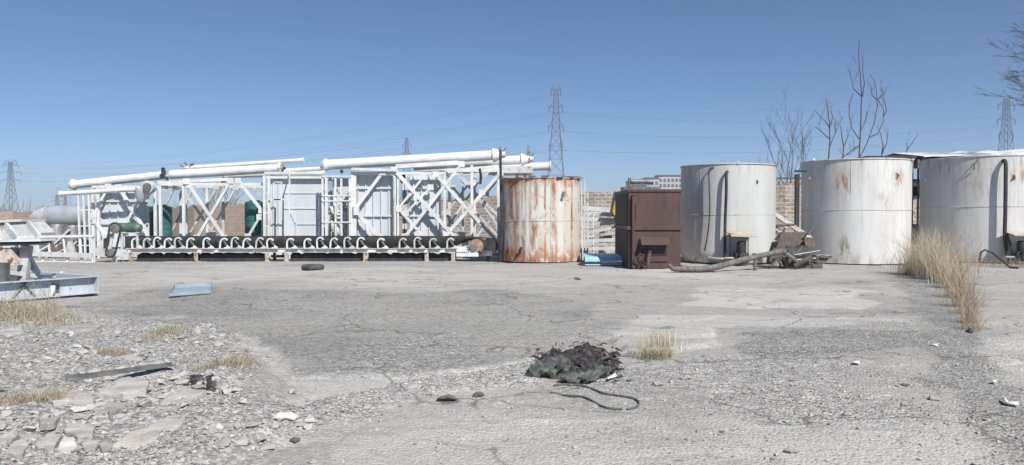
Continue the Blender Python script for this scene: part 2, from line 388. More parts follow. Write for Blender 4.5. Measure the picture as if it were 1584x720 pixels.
    sm2 = t.ramp(t.noise(2.3, 8, (.5, 1.4, 1), .7, .3), .55, .7); col = t.mix(t.mul(sm2, .3), col, (.45, .44, .43))
    # grains
    vo = t.n('ShaderNodeTexVoronoi'); vo.inputs['Scale'].default_value = 34; t.l(t.tc.outputs['Object'], vo.inputs['Vector'])
    sc = t.n('ShaderNodeSeparateColor'); t.l(vo.outputs['Color'], sc.inputs[0])
    gr = t.ramp(sc.outputs[0], 0, 1, 0, 1)
    dk = t.mix(t.attr('dark'), (.20, .195, .19), (.10, .10, .097)); lt = t.mix(t.attr('dark'), (.60, .59, .57), (.42, .42, .40))
    gcol = t.mix(gr, dk, lt)
    gk = t.mul(t.attr('gravel'), .55); gk = t.mul(gk, .24, 'ADD')
    col = t.mix(gk, col, gcol)
    fn = t.noise(55, 6, rough=.75); col = t.mix(t.ramp(fn, .3, .7, .0, .30), col, (.16, .155, .15))
    # cracks
    vc = t.n('ShaderNodeTexVoronoi'); vc.feature = 'DISTANCE_TO_EDGE'; vc.inputs['Scale'].default_value = .42
    mp = t.n('ShaderNodeVectorMath'); mp.operation = 'ADD'; t.l(t.tc.outputs['Object'], mp.inputs[0])
    nn = t.n('ShaderNodeTexNoise'); nn.inputs['Scale'].default_value = 1.7; nn.inputs['Detail'].default_value = 6; t.l(t.tc.outputs['Object'], nn.inputs['Vector'])
    t.l(nn.outputs['Color'], mp.inputs[1]); t.l(mp.outputs[0], vc.inputs['Vector'])
    ck = t.ramp(vc.outputs['Distance'], .0, .016, 1, 0)
    ck = t.mul(ck, t.ramp(t.noise(.5, 3), .44, .52)); col = t.mix(t.mul(ck, .8), col, (.12, .115, .11))
    col = t.mix(t.attr('far'), col, (.20, .175, .13))
    vb = t.mul(t.mul(vo.outputs['Distance'], -1), 1, 'ADD')
    hb = t.mul(vb, t.mul(t.attr('gravel'), .9, 'ADD')) ; 
    n1 = t.bump(hb, .8, .014); n2 = t.bump(fn, .7, .010, n1); n3 = t.bump(t.noise(6, 8, rough=.75), .5, .035, n2)
    me.materials.append(t.fin(col, .95, 0, n3, .15))
    return tag(o, kind='structure')
build_ground()

def stone_templates(k=10, npts=10, flat=.65, tri=True):
    import bmesh
    out = []
    for i in range(k):
        bm = bmesh.new(); rs = random.Random(i * 7 + npts)
        for q in range(npts):
            v = Vector((rs.gauss(0, 1), rs.gauss(0, 1), rs.gauss(0, 1))).normalized() * rs.uniform(.75, 1.1)
            bm.verts.new((v.x * rs.uniform(.9, 1.1), v.y * .85, v.z * flat))
        h = bmesh.ops.convex_hull(bm, input=list(bm.verts)); 
        junk = [e for e in h['geom_interior'] if isinstance(e, bmesh.types.BMVert)]
        if junk: bmesh.ops.delete(bm, geom=list(set(junk)), context='VERTS')
        bmesh.ops.triangulate(bm, faces=list(bm.faces)); bm.verts.index_update()
        out.append((np.array([v.co[:] for v in bm.verts]), np.array([[v.index for v in f.verts] for f in bm.faces]))); bm.free()
    return out
TPL0 = stone_templates(14, 9); TPL1 = stone_templates(14, 14, .55); TPL2 = stone_templates(12, 26, .6)
def stone_mat():
    t = NT('crushed_stone'); c = t.mix(t.attr('tint'), (.21, .20, .19), (.50, .48, .45))
    c = t.mix(t.ramp(t.noise(30, 4), .3, .7, 0, .4), c, (.24, .23, .22))
    return t.fin(c, .95, 0, t.bump(t.noise(60, 3), .4, .006), .15)
MSTONE = stone_mat()
def scatter_stones():
    rs = np.random.RandomState(4); V = []; Fc = []; T = []; off = 0
    def batch(n, xr, yr, fac, smin, smax, p=2.2, tpl=TPL0):
        nonlocal off
        # perspective-even spread along the yard
        u = rs.rand(n); y = 1 / (u / yr[0] + (1 - u) / yr[1]); x = (rs.rand(n) * (xr[1] - xr[0]) + xr[0]) * (y + 1.0)
        z = zones(x, y); pr = fac(z, x, y); keep = rs.rand(n) < pr; x = x[keep]; y = y[keep]
        zz = height(x, y); s = smin + (smax - smin) * rs.rand(len(x)) ** p
        for i in range(len(x)):
            tv, tf = tpl[rs.randint(len(tpl))]; a = rs.rand() * 6.283; c, s_ = math.cos(a), math.sin(a)
            sx, sy, sz = s[i] * (.7 + .6 * rs.rand()), s[i] * (.7 + .6 * rs.rand()), s[i] * (.6 + .5 * rs.rand())
            v = tv * (sx, sy, sz); tilt = rs.uniform(-.35, .35); ct, stt = math.cos(tilt), math.sin(tilt)
            v = np.stack([v[:, 0], v[:, 1] * ct - v[:, 2] * stt, v[:, 1] * stt + v[:, 2] * ct], 1)
            v = np.stack([v[:, 0] * c - v[:, 1] * s_ + x[i], v[:, 0] * s_ + v[:, 1] * c + y[i], v[:, 2] + zz[i] + sz * .22], 1)
            V.append(v); Fc.append(tf + off); off += len(v); T.append(np.full(len(v), np.clip(rs.normal(.55, .25), 0, 1)))
    batch(30000, (-.75, .2), (3.8, 15), lambda z, x, y: z['rub'] * (.3 + .7 * (fbm(x * 1.5, y * 1.5, 3, 60) > .47)), .005, .030, 2.6)
    batch(5200, (-.75, .2), (3.8, 13), lambda z, x, y: z['rub'] * (fbm(x * 1.1, y * 1.1, 3, 61) > .47), .018, .08, 3.2, TPL1)
    batch(20000, (-.3, .15), (5.5, 10), lambda z, x, y: z['edge'] * (.25 + .75 * (fbm(x * 3, y * 3, 3, 63) > .5)), .004, .024, 2.6)
    batch(14000, (-.1, .6), (4.2, 13), lambda z, x, y: np.clip(z['rg'] * (.4 + .6 * (fbm(x * 2, y * 2, 3, 64) > .48)) + .3 * z['rd'] + .12, 0, 1), .004, .026, 3.2)
    batch(12000, (-.75, .75), (3.8, 26), lambda z, x, y: np.clip(.35 + z['gc'] + z['dark'] * .5, 0, 1), .004, .022, 3)
    V = np.concatenate(V).astype(np.float32); Fc = np.concatenate(Fc).astype(np.int32); T = np.concatenate(T).astype(np.float32)
    me = bpy.data.meshes.new('gravel'); me.vertices.add(len(V)); me.vertices.foreach_set('co', V.ravel())
    me.loops.add(Fc.size); me.loops.foreach_set('vertex_index', Fc.ravel()); me.polygons.add(len(Fc))
    me.polygons.foreach_set('loop_start', np.arange(0, Fc.size, 3, dtype=np.int32)); me.polygons.foreach_set('loop_total', np.full(len(Fc), 3, np.int32))
    me.update(calc_edges=True); me.polygons.foreach_set('use_smooth', np.zeros(len(Fc), bool)); a = me.attributes.new('tint', 'FLOAT', 'POINT'); a.data.foreach_set('value', T)
    me.materials.append(MSTONE); o = bpy.data.objects.new('gravel', me); COL.objects.link(o)
    tag(o, 'loose grey crushed stone scattered over the yard', 'gravel', kind='stuff')
scatter_stones()
def gh(p): return float(height(np.array([p[0]]), np.array([p[1]]))[0])

# ------------------------------------------------------------------ haze
def haze():
    b = MB(); b.box2((-1500, -14, -1.0), (1500, 1450, 50))
    t = bpy.data.materials.new('haze'); t.use_nodes = True; nt = t.node_tree; nt.nodes.clear()
    out = nt.nodes.new('ShaderNodeOutputMaterial'); pv = nt.nodes.new('ShaderNodeVolumePrincipled')
    pv.inputs['Color'].default_value = (.80, .88, .96, 1); pv.inputs['Density'].default_value = HAZE; pv.inputs['Anisotropy'].default_value = .1
    nt.links.new(pv.outputs[0], out.inputs['Volume'])
    o = b.build('haze', t); tag(o, 'thin pale haze over the whole yard', 'haze', kind='stuff')
haze()

# ------------------------------------------------------------------ perimeter wall
def wall():
    t = NT('rough_brick_wall'); uv = t.tc.outputs['UV']
    br = t.n('ShaderNodeTexBrick'); t.l(uv, br.inputs['Vector']); br.inputs['Scale'].default_value = 1; br.offset = .5
    br.inputs['Brick Width'].default_value = .38; br.inputs['Row Height'].default_value = .185; br.inputs['Mortar Size'].default_value = .032; br.inputs['Mortar Smooth'].default_value = .4
    br.inputs['Color1'].default_value = (.36, .28, .21, 1); br.inputs['Color2'].default_value = (.54, .45, .36, 1); br.inputs['Mortar'].default_value = (.58, .55, .50, 1); br.inputs['Bias'].default_value = -.1
    x = t.sep('Object')
    pink = t.ramp(x[0], -16, -4, 1, 0)
    pk = t.mix(t.mul(pink, .35), br.outputs['Color'], (.52, .33, .25))
    pk = t.mix(t.ramp(t.noise(5, 5, coord='UV'), .5, .72, 0, .6), pk, (.52, .49, .45))
    pk = t.mix(t.ramp(t.noise(2.6, 3, coord='UV'), .55, .7, 0, .4), pk, (.32, .23, .18))
    m = t.fin(pk, .95, 0, t.bump(br.outputs['Fac'], -.6, .03, t.bump(t.noise(9, 5, coord='UV'), .8, .05)), .1)
    # (px of wall line, depth, top height)
    pts = [(-260, 100, 2.25), (20, 88, 2.15), (300, 62, 2.45), (560, 50, 2.65), (790, 43, 2.75), (920, 40, 2.85), (1215, 35, 3.1), (1400, 33, 3.15), (1750, 31, 3.1)]
    prof = []; rs = random.Random(3)
    for i in range(len(pts) - 1):
        n = 60
        for k in range(n):
            f = k / n; px = pts[i][0] * (1 - f) + pts[i+1][0] * f; D = pts[i][1] * (1 - f) + pts[i+1][1] * f; h = pts[i][2] * (1 - f) + pts[i+1][2] * f
            prof.append((P(px, 335, D), h + rs.choice([0, 0, .03, -.05, -.12, .0])))
    vv = []; ff = []; uvs = []; u = 0
    for i, (p, h) in enumerate(prof):
        if i: u += (p.xy - prof[i-1][0].xy).length
        for (dy, z) in ((0, -.05), (0, h), (.3, h), (.3, -.05)): vv.append((p.x, p.y + dy, z)); uvs.append((u + dy, z))
    for i in range(len(prof) - 1):
        for k in range(3): ff.append([i*4+k, (i+1)*4+k, (i+1)*4+k+1, i*4+k+1])
    b = MB().add(vv, ff); o = b.build('brick_wall', m)
    uvl = o.data.uv_layers.new(name='UVMap')
    for lp in o.data.loops: uvl.data[lp.index].uv = uvs[lp.vertex_index]
    tag(o, 'long rough brick boundary wall with a broken top behind the yard', 'wall')
wall()

# ------------------------------------------------------------------ apartment blocks far off
def block(px0, px1, ptop, D, label, rows, cols):
    a = P(px0, ptop, D); c = P(px1, ptop, D); loc = ((a.x + c.x) / 2, D, 0); W = c.x - a.x; H = a.z
    t = thing('apartment_block', loc, label, 'building', 'far apartment blocks beyond the wall')
    MB().box2((a.x, D, -1), (c.x, D + 14, H)).build('wall', M['facade'], t)
    MB().box2((a.x - .4, D - .4, H), (c.x + .4, D + 14.4, H + 1)).build('roof', M['lattice'], t)
    proto = None; dw = W / cols; dh = H / (rows + 3.)
    for r in range(rows):
        for k in range(cols):
            x = a.x + dw * (k + .5); z = H - dh * (r + .75)
            if proto is None:
                proto = MB().box((x, D - .05, z), (dw * .55, .3, dh * .55)).build('window', M['window'], t, ); p0 = (x, z)
            else:
                o = proto.copy(); COL.objects.link(o); o.parent = t; o.location = (x - p0[0], 0, z - p0[1])
block(973, 1000, 282, 520, 'lowest and leftmost stepped apartment block over the brown box', 4, 4)
block(1000, 1019, 277, 522, 'middle of the stepped apartment blocks over the brown box', 4, 3)
block(1019, 1062, 273, 524, 'tallest far apartment block left of the first white tank', 5, 7)
block(1196, 1262, 277, 500, 'distant apartment block behind the bare tree between two white tanks', 4, 11)

# ------------------------------------------------------------------ pylons and wires
def pylon(px, ptop, D, width, arms, label, base_w=None, pbase=None):
    top = P(px, ptop, D); H = top.z; x = top.x; bw = base_w or H * .17
    t = thing('pylon', (x, D, 0), label, 'pylon', 'lattice power pylons on the horizon')
    b = MB(); r = .045 + D * .00012
    def hw(z): 
        f = z / H; return bw / 2 * (1 - f) ** 1.5 + width / 2
    zs = [0]; 
    while zs[-1] < H - 2: zs.append(min(H, zs[-1] + max(2.0, 2.0 * hw(zs[-1]))))
    for i in range(len(zs) - 1):
        z0, z1 = zs[i], zs[i+1]; a, c = hw(z0), hw(z1)
        for sx, sy in ((-1, -1), (1, -1), (1, 1), (-1, 1)): b.bar((x + sx*a, D + sy*a, z0), (x + sx*c, D + sy*c, z1), r * 1.5)
        for k, ((ax, ay), (bx, by)) in enumerate((((-1,-1),(1,-1)), ((1,-1),(1,1)), ((1,1),(-1,1)), ((-1,1),(-1,-1)))):
            b.bar((x + ax*a, D + ay*a, z0), (x + bx*c, D + by*c, z1), r); b.bar((x + bx*a, D + by*a, z0), (x + ax*c, D + ay*c, z1), r)
            b.bar((x + ax*c, D + ay*c, z1), (x + bx*c, D + by*c, z1), r)
    b.build('lattice_body', M['lattice'], t)
    for (fz, L) in arms:
        z = H * fz; m = MB()
        for s in (-1, 1):
            e = (x + s * L, D, z + .3)
            for yy in (-1, 1):
                m.bar((x + s * hw(z), D + yy * hw(z), z), e, r); m.bar((x + s * hw(z), D + yy * hw(z), z + 1.6), e, r)
            m.tube([e, (e[0], D, z - 1.8)], .12, 6)
        m.build('cross_arm', M['lattice'], t)
    return x, H
ARM3 = [(.70, 6.2), (.80, 5.2), (.90, 4.6)]
A_ = pylon(16, 250, 500, 1.6, [(.66, 6.2), (.80, 7.0), (.92, 5.5), (.99, 4)], 'wide shouldered pylon with four arms at the far left')
B_ = pylon(860, 133, 262, 1.3, [(.56, 2.3), (.70, 2.5), (.84, 2.3), (.97, 1.6)], 'tallest narrow pylon rising behind the rusty tank', base_w=7.5)
C_ = pylon(629, 213, 420, 1.3, [(.80, 2.6), (.90, 2.2)], 'small pylon peeking over the long white pipes')
D_ = pylon(817, 221, 430, .9, [(.85, 2.0)], 'thin mast top just left of the tall central pylon')
E_ = pylon(1557, 152, 300, 1.5, [(.70, 2.7), (.82, 3.4), (.94, 3.2)], 'pylon behind the white roof at the right')
pylon(88, 300, 900, 1.6, [(.7, 7), (.85, 8)], 'tiny distant pylon just right of the wide shouldered one')
pylon(101, 302, 950, 1.6, [(.7, 7), (.85, 8)], 'tiny distant pylon nearest the white steel frames at the left')
def wire(a, b, sag, label, r=.024):
    a = Vector(a); b = Vector(b); pts = [a.lerp(b, k / 24) - Vector((0, 0, sag * 4 * (k / 24) * (1 - k / 24))) for k in range(25)]
    o = MB().tube(pts, r, 5).build('power_line', M['wire'], None, loc=a); tag(o, label, 'cable', 'power lines strung between the pylons')
spans = [(.56, 'lowest'), (.70, 'second lowest'), (.84, 'second highest'), (.97, 'topmost')]
for f, nm in spans:
    for s, sn in ((-1, 'near'), (1, 'far')):
        z = B_[1] * f - 1.6
        wire((B_[0] + s * 2.2, 262, z), (A_[0] + 40 + s * 6, 500, A_[1] * (f * .72 + .26)), 4, f'{nm} {sn} wire running left from the tall central pylon')
        wire((B_[0] + s * 2.2, 262, z), (E_[0] + s * 3, 300, E_[1] * (f * .55 + .40)), 3.5, f'{nm} {sn} wire running right from the tall central pylon')
for k in range(3):
    wire((A_[0] + 6, 500, A_[1] * (.66 + .13 * k)), (C_[0], 420, C_[1] * (.80 + .08 * k)), 5, 'wire from the far left pylon to the small pylon, ' + ('lower one', 'middle one', 'upper one')[k], .05)
    wire((A_[0] - 6, 500, A_[1] * (.66 + .13 * k)), (A_[0] - 260, 460, 34 + 4 * k), 5, 'wire leaving the far left pylon for the frame edge, ' + ('lower one', 'middle one', 'upper one')[k], .05)

# ------------------------------------------------------------------ bare trees
def branch(b, p, d, L, r, depth, rs, up=.25, spread=.5, seg=4, minr=.008):
    pts = [p]; rr = [r]; q = Vector(p); dd = Vector(d).normalized()
    for i in range(seg):
        dd = (dd + Vector((rs.uniform(-1, 1), rs.uniform(-1, 1), rs.uniform(-.4, 1) * up * 1.2)) * .16).normalized()
        q = q + dd * L / seg; pts.append(q.copy()); rr.append(max(minr * .6, r * (1 - .55 * (i + 1) / seg)))
    b.tube(pts, rr, 6 if r > .03 else 4, cap=False)
    if depth <= 0: return
    for k in range(rs.choice([2, 3, 3])):
        i = rs.randint(1, seg); a = rs.uniform(0, 6.28)
        nd = (dd + Vector((math.cos(a), math.sin(a) * .8, rs.uniform(0, up * 2))) * spread).normalized()
        branch(b, pts[i], nd, L * rs.uniform(.5, .8), max(minr, rr[i] * .62), depth - 1, rs, up, spread, seg, minr)
def limb_tree(D, limbs, label, name='bare_tree', twigs=1, seed=1, r_base=.037, mat='bark', group='bare trees beyond the tanks'):
    """limbs: lists of pixels at depth D: first is the trunk going to the ground"""
    rs = random.Random(seed); base = P(limbs[0][0][0], limbs[0][0][1], D); loc = (base.x, D, 0)
    t = thing(name, loc, label, 'tree', group)
    tr = MB(); cr = MB()
    for i, L in enumerate(limbs):
        dy = 0 if i == 0 else rs.uniform(-1, 1) * .9
        pts = [P(px, py, D + dy * (k / max(1, len(L) - 1))) for k, (px, py, *_) in enumerate(L)]
        if i == 0: pts = [Vector((pts[0].x, D, -.1))] + pts
        # refine
        q = []
        for a, c in zip(pts[:-1], pts[1:]):
            for k in range(3): q.append(a.lerp(c, k / 3) + Vector((rs.uniform(-1, 1), rs.uniform(-1, 1), 0)) * .012)
        q.append(pts[-1]); n = len(q); r0 = r_base if i == 0 else r_base * .55
        rr = [r0 * (1 - .85 * k / n) + .010 for k in range(n)]
        (tr if i == 0 else cr).tube(q, rr, 7, cap=False)
        for k in range(twigs * (2 if i else 1)):
            j = rs.randint(n // 4, n - 1); a = rs.uniform(0, 6.28)
            branch(cr, q[j], (math.cos(a) * .5, math.sin(a) * .4, 1), rs.uniform(.3, .8), .010, 1, rs, .5, .35, 3, .006)
    tr.build('trunk', M[mat], t, smooth=True); cr.build('crown', M[mat], t, smooth=True)
    return t
limb_tree(45, [[(1329, 240), (1331, 205), (1332, 170), (1333, 150), (1331, 118), (1328, 90), (1329, 60)],
               [(1329, 215), (1318, 200), (1313, 178), (1314, 160), (1320, 145)], [(1333, 150), (1321, 138), (1316, 120), (1314, 108)], [(1334, 150), (1337, 130), (1334, 105)],
               [(1330, 243), (1342, 220), (1352, 192), (1357, 165), (1356, 140), (1352, 125), (1346, 116)], [(1345, 213), (1358, 207), (1366, 190), (1367, 170), (1358, 155)],
               [(1357, 155), (1349, 148), (1348, 136)], [(1358, 153), (1366, 146), (1364, 136)], [(1367, 180), (1371, 172), (1368, 155), (1362, 148)], [(1331, 205), (1338, 190), (1341, 172)], [(1329, 225), (1308, 240), (1300, 246)]],
          'tall bare tree with lyre shaped limbs rising over the second white tank', seed=2)
limb_tree(44, [[(1281, 250), (1284, 215), (1283, 190), (1280, 165), (1278, 152)], [(1283, 215), (1273, 206), (1266, 200), (1259, 196)], [(1284, 200), (1277, 188), (1270, 182), (1261, 172)],
               [(1282, 232), (1290, 210), (1297, 195), (1304, 180)], [(1285, 195), (1288, 180), (1285, 172)], [(1293, 205), (1290, 190)]],
          'bare tree with short forked limbs left of the tallest one', seed=4)
limb_tree(43, [[(1304, 250), (1305, 228), (1302, 210), (1300, 195)], [(1305, 230), (1311, 212), (1314, 204)], [(1304, 242), (1315, 238), (1328, 228)]], 'small sapling between the two forked bare trees', seed=6, r_base=.035)
limb_tree(48, [[(1363, 245), (1366, 225), (1362, 205)], [(1364, 240), (1372, 220), (1374, 200)]], 'thin upright sapling just right of the tallest bare tree', seed=8, r_base=.035)
limb_tree(50, [[(1400, 238), (1408, 225), (1420, 208)], [(1404, 232), (1402, 222)]], 'lone slanting twig sapling between second and third white tanks', seed=9, r_base=.03)
def round_tree(px, ptop, D, label, seed, mat='bark', r=.06, n=7, wide=.55, name='bare_tree', group='bare trees beyond the tanks', depth=3, ground=0.):
    rs = random.Random(seed); top = P(px, ptop, D); H = top.z; t = thing(name, (top.x, D, 0), label, 'tree', group)
    tr = MB(); cr = MB(); tp = [Vector((top.x + rs.uniform(-.03, .03), D, H * f)) for f in (-.02, .15, .3, .45)]
    tr.tube(tp, [r, r * .9, r * .8, r * .65], 8, cap=False)
    for k in range(n):
        a = 6.28 * k / n + rs.uniform(-.4, .4); f = rs.uniform(.22, .45)
        branch(cr, Vector((top.x, D, H * f)), (math.cos(a) * wide, math.sin(a) * wide, 1), H * rs.uniform(.28, .38), r * .45, depth, rs, .5, .38, 4, .009)
    tr.build('trunk', M[mat], t, smooth=True); cr.build('crown', M[mat], t, smooth=True)
round_tree(1221, 172, 46, 'twiggy bare tree standing between the first and second white tanks', 12, r=.04, n=8, wide=.3, depth=3)
round_tree(356, 268, 110, 'faint pinkish bare tree over the wall, right one of the pair', 15, 'bark_far', .09, 9, .5, 'bare_tree', 'faint bare trees far behind the wall', 3)
round_tree(333, 278, 112, 'faint pinkish bare tree over the wall, left one of the pair', 16, 'bark_far', .09, 9, .5, 'bare_tree', 'faint bare trees far behind the wall', 3)
round_tree(1196, 235, 120, 'low hazy bare bush tree left of the twiggy tree by the first white tank', 19, 'bark_far', .09, 9, .6, 'bare_tree', 'faint bare trees far behind the wall', 3)
def edge_tree():
    D = 30; rs = random.Random(33); base = P(1642, 335, D); t = thing('bare_tree', (base.x, D, 0), 'fine twigged tree reaching in from the right edge of the photo', 'tree')
    tr = MB(); cr = MB(); H = 11.5
    tr.tube([Vector((base.x, D, H * f)) + Vector((.1 * math.sin(f * 5), 0, 0)) for f in (-.02, .2, .4, .6, .8, .95)], [.16, .14, .12, .09, .06, .03], 10, cap=False)
    for k in range(48):
        f = rs.uniform(.48, .97); a = rs.uniform(0, 6.28)
        if rs.random() < .6: a = math.pi + rs.uniform(-.7, .7)
        d = Vector((math.cos(a), math.sin(a), rs.uniform(-.15, .6)))
        branch(cr, Vector((base.x, D, H * f)), d, rs.uniform(.9, 1.3) * (1.25 - f * .3), .018, 4, rs, .08, .75, 5, .004)
    tr.build('trunk', M['bark'], t, smooth=True); cr.build('crown', M['bark'], t, smooth=True)
edge_tree()
# low far shrubbery behind the wall, one soft mass
def far_wood():
    rs = random.Random(50); b = MB()
    for k in range(260):
        px = rs.uniform(-200, 1700); D = rs.uniform(330, 420); p = P(px, 330, D)
        for j in range(5):
            a = rs.uniform(0, 6.28); branch(b, Vector((p.x, D, 0)), (math.cos(a) * .5, math.sin(a) * .5, 1), rs.uniform(3, 6), .16, 1, rs, .4, .5, 3, .08)
    o = b.build('far_wood', M['bark_far']); tag(o, 'faint line of leafless scrub along the horizon', 'scrub', kind='stuff')
far_wood()

# ------------------------------------------------------------------ tanks
def ring_pts(cx, cy, z, r, n=64): return [(cx + r * math.cos(2*math.pi*k/n), cy + r * math.sin(2*math.pi*k/n), z) for k in range(n + 1)]
def tank(name, px0, px1, pbase, ptop, mat, label, seam=.5, lid='', dent=.0, seed=1, taper=.0, group='large upright white storage tanks'):
    Df = EYE * F / (pbase - HOR) * 1.0
    a0 = math.atan((px0 - CX) / F); a1 = math.atan((px1 - CX) / F); am = (a0 + a1) / 2; sh = math.sin((a1 - a0) / 2)
    dist = Df / (math.cos(am) - sh); Rr = dist * sh; cyy = dist * math.cos(am); cxx = dist * math.sin(am)
    H = EYE + (HOR - ptop) / F * Df
    t = thing(name, (cxx, cyy, 0), label, 'tank', group)
    rs = random.Random(seed); n = 96; nz = 24; vv = []; ff = []
    zs = [.04 + (H - .04) * k / nz for k in range(nz + 1)]
    if taper: zs = [.06, .06 + taper] + [z for z in zs if z > .1 + taper]
    for z in zs:
        for k in range(n):
            a = 2 * math.pi * k / n; d = dent * (math.sin(a * 3 + z * 1.3 + seed) * .5 + math.sin(a * 7 + z * 2.1) * .3)
            rr = Rr * (1 + d); 
            if taper and z < .07: rr *= .93
            vv.append((cxx + rr * math.cos(a), cyy + rr * math.sin(a), z))
    for i in range(len(zs) - 1):
        for k in range(n): k2 = (k + 1) % n; ff.append([i*n+k, i*n+k2, (i+1)*n+k2, (i+1)*n+k])
    ff.append(list(range(n))[::-1]); ff.append([(len(zs)-1)*n+k for k in range(n)])
    MB().add(vv, ff).build('shell', mat, t, smooth=True)
    MB().tube(ring_pts(cxx, cyy, H + .01, Rr + .012, 96), .022, 6).build('rim', mat, t, smooth=True)
    MB().tube(ring_pts(cxx, cyy, H * seam, Rr + .003, 96), .009, 5).build('weld_seam', M['rail'], t, smooth=True)
    if group:
        b = MB()
        for k, a in enumerate((200, 245, 292, 338)):
            lo, hi = (.05, H * seam) if k % 2 else (H * seam, H); a = math.radians(a + 7 * seed); b.tube([(cxx + (Rr + .001) * math.cos(a), cyy + (Rr + .001) * math.sin(a), lo), (cxx + (Rr + .001) * math.cos(a), cyy + (Rr + .001) * math.sin(a), hi)], .006, 5)
        b.build('plate_seam', mat, t)
    # bottom skid plate under the shell
    MB().lathe((cxx, cyy, 0), [(Rr * .9, 0), (Rr * .9, .07)], 48).build('base_plate', M['black'], t)
    return t, cxx, cyy, Rr, H
def lug(t, cx, cy, r, H, ang, z, s=.12, mat='white', name='lifting_lug'):
    """small plate with eye standing out of the shell"""
    a = R(ang); d = Vector((math.sin(a), -math.cos(a), 0)); p = Vector((cx, cy, z)) + d * r; side = Vector((math.cos(a), math.sin(a), 0))
    b = MB(); b.prism([p - side * .006 + Vector((0, 0, s)), p - side * .006 - Vector((0, 0, s)), p - side * .006 + d * s * 1.1 - Vector((0, 0, s * .2)), p - side * .006 + d * s * 1.1 + Vector((0, 0, s * .4))], side * .016)
    b.prism([p - side * s * .5 + Vector((0, 0, s * 1.1)), p + side * s * .5 + Vector((0, 0, s * 1.1)), p + side * s * .5 - Vector((0, 0, s * 1.1)), p - side * s * .5 - Vector((0, 0, s * 1.1))], d * .01)
    b.build(name, M[mat], t)
def on_shell(cx, cy, r, ang, z): a = R(ang); return Vector((cx + r * math.sin(a), cy - r * math.cos(a), z))
def ang_of(cx, cy, r, px):
    best = min(range(-90, 91), key=lambda a: abs(((cx + r * math.sin(R(a))) / (cy - r * math.cos(R(a)))) * F + CX - px)); return best

# rusty tank
rt, cx, cy, r, H = tank('rusty_tank', 775, 897, 408, 276, rusty_tank_mat(), 'cream tank streaked all over with orange rust, beside the conveyor end', seam=.50, dent=.006, group=None)
b = MB(); a0 = ang_of(cx, cy, r, 814)
for a in (a0, a0 + 34): b.tube([on_shell(cx, cy, r + .004, a, .05), on_shell(cx, cy, r + .004, a, H)], .008, 5)
b.build('upright_seam', M['rail'], rt)
b = MB(); pts = [on_shell(cx, cy, r + .03, a0 - 8, z) for z in (.55, .4)] + [on_shell(cx, cy, r + .06, a0 - 14, .28), on_shell(cx, cy, r + .04, a0 - 18, .1)]
b.tube(pts, .025, 7); b.build('drain_hose', M['black'], rt)
b = MB()
for z in (2.30, 2.18, 2.40): b.box(on_shell(cx, cy, r + .01, ang_of(cx, cy, r, 870) + (z - 2.3) * 12, z), (.10, .03, .09), .4)
b.build('torn_bracket', M['steel'], rt)
b = MB(); rs = random.Random(4)
for k in range(14):
    a = R(95 + 20 * k); q = Vector((cx + (r - .12) * math.cos(a), cy + (r - .12) * math.sin(a), H + .02 + rs.uniform(0, .07))); b.box(q, (.45, .25, .02), a + rs.uniform(-.3, .3))
b.build('lid', M['steel'], rt)
b = MB(); pp = P(774, 232, 27.2); b.tube([(pp.x, 27.2, 0), (pp.x + .03, 27.2, 1.6), (pp.x, 27.2, pp.z)], .045, 8)
b.build('upright_pipe', M['black'], rt)

# first white tank
WM = tank_mat('white_tank_paint_first', .66, col=(.51, .515, .505), col2=(.43, .43, .415))
t1, cx, cy, r, H = tank('white_tank', 1053, 1200, 411, 254, WM, 'clean white tank with two black hoses and a pump, beside the brown metal box', seam=.50, dent=.004, seed=3, taper=.22)
c1 = (cx, cy, r, H)
def hose_on(t, cx, cy, r, pix, rad, off=.09, name='hose', mat='black', n=9):
    Df = cy - r
    pts = [on_shell(cx, cy, r + off * o, ang_of(cx, cy, r, px), EYE + (HOR - py) / F * Df) for px, py, o in pix]
    q = []
    for i in range(len(pts) - 1):
        p0, p1, p2, p3 = pts[max(i-1, 0)], pts[i], pts[i+1], pts[min(i+2, len(pts)-1)]
        for k in range(5):
            u = k / 5; q.append(.5 * ((2*p1) + (p2-p0)*u + (2*p0-5*p1+4*p2-p3)*u*u + (3*p1-p0-3*p2+p3)*u**3))
    q.append(pts[-1]); MB().tube(q, rad, n).build(name, M[mat], t, smooth=True)
hose_on(t1, cx, cy, r, [(1104, 259, .1), (1099, 262, 1.0), (1099, 280, 1.2), (1100, 320, 1.3), (1098, 350, 1.3), (1095, 375, 1.1), (1091, 389, .6)], .022)
hose_on(t1, cx, cy, r, [(1125, 266, .1), (1123, 270, 1.2), (1123, 300, 1.6), (1122, 350, 1.6), (1122, 400, 1.6)], .048, .12)
hose_on(t1, cx, cy, r, [(1078, 404, .5), (1083, 400, 2.4), (1092, 398, 2.6), (1096, 402, 2.6)], .02, .1, 'valve_pipe', 'steel')
hose_on(t1, cx, cy, r, [(1098, 399, 1), (1110, 400, 2), (1124, 400, 2.4), (1150, 400, 2.4)], .03, .12, 'outlet_pipe', 'white_b')
b = MB(); b.tube(ring_pts(cx + .1, cy, H + .035, r * .93, 40)[:22], .03, 6); b.box((cx + r * .55, cy + .4, H + .05), (r * .8, r * 1.1, .05), .1); b.build('dark_cover', M['black'], t1)
lug(t1, cx, cy, r, H, 20, 2.72, .06, 'steel', 'torn_bracket'); lug(t1, cx, cy, r, H, -4, H + .02, .06)
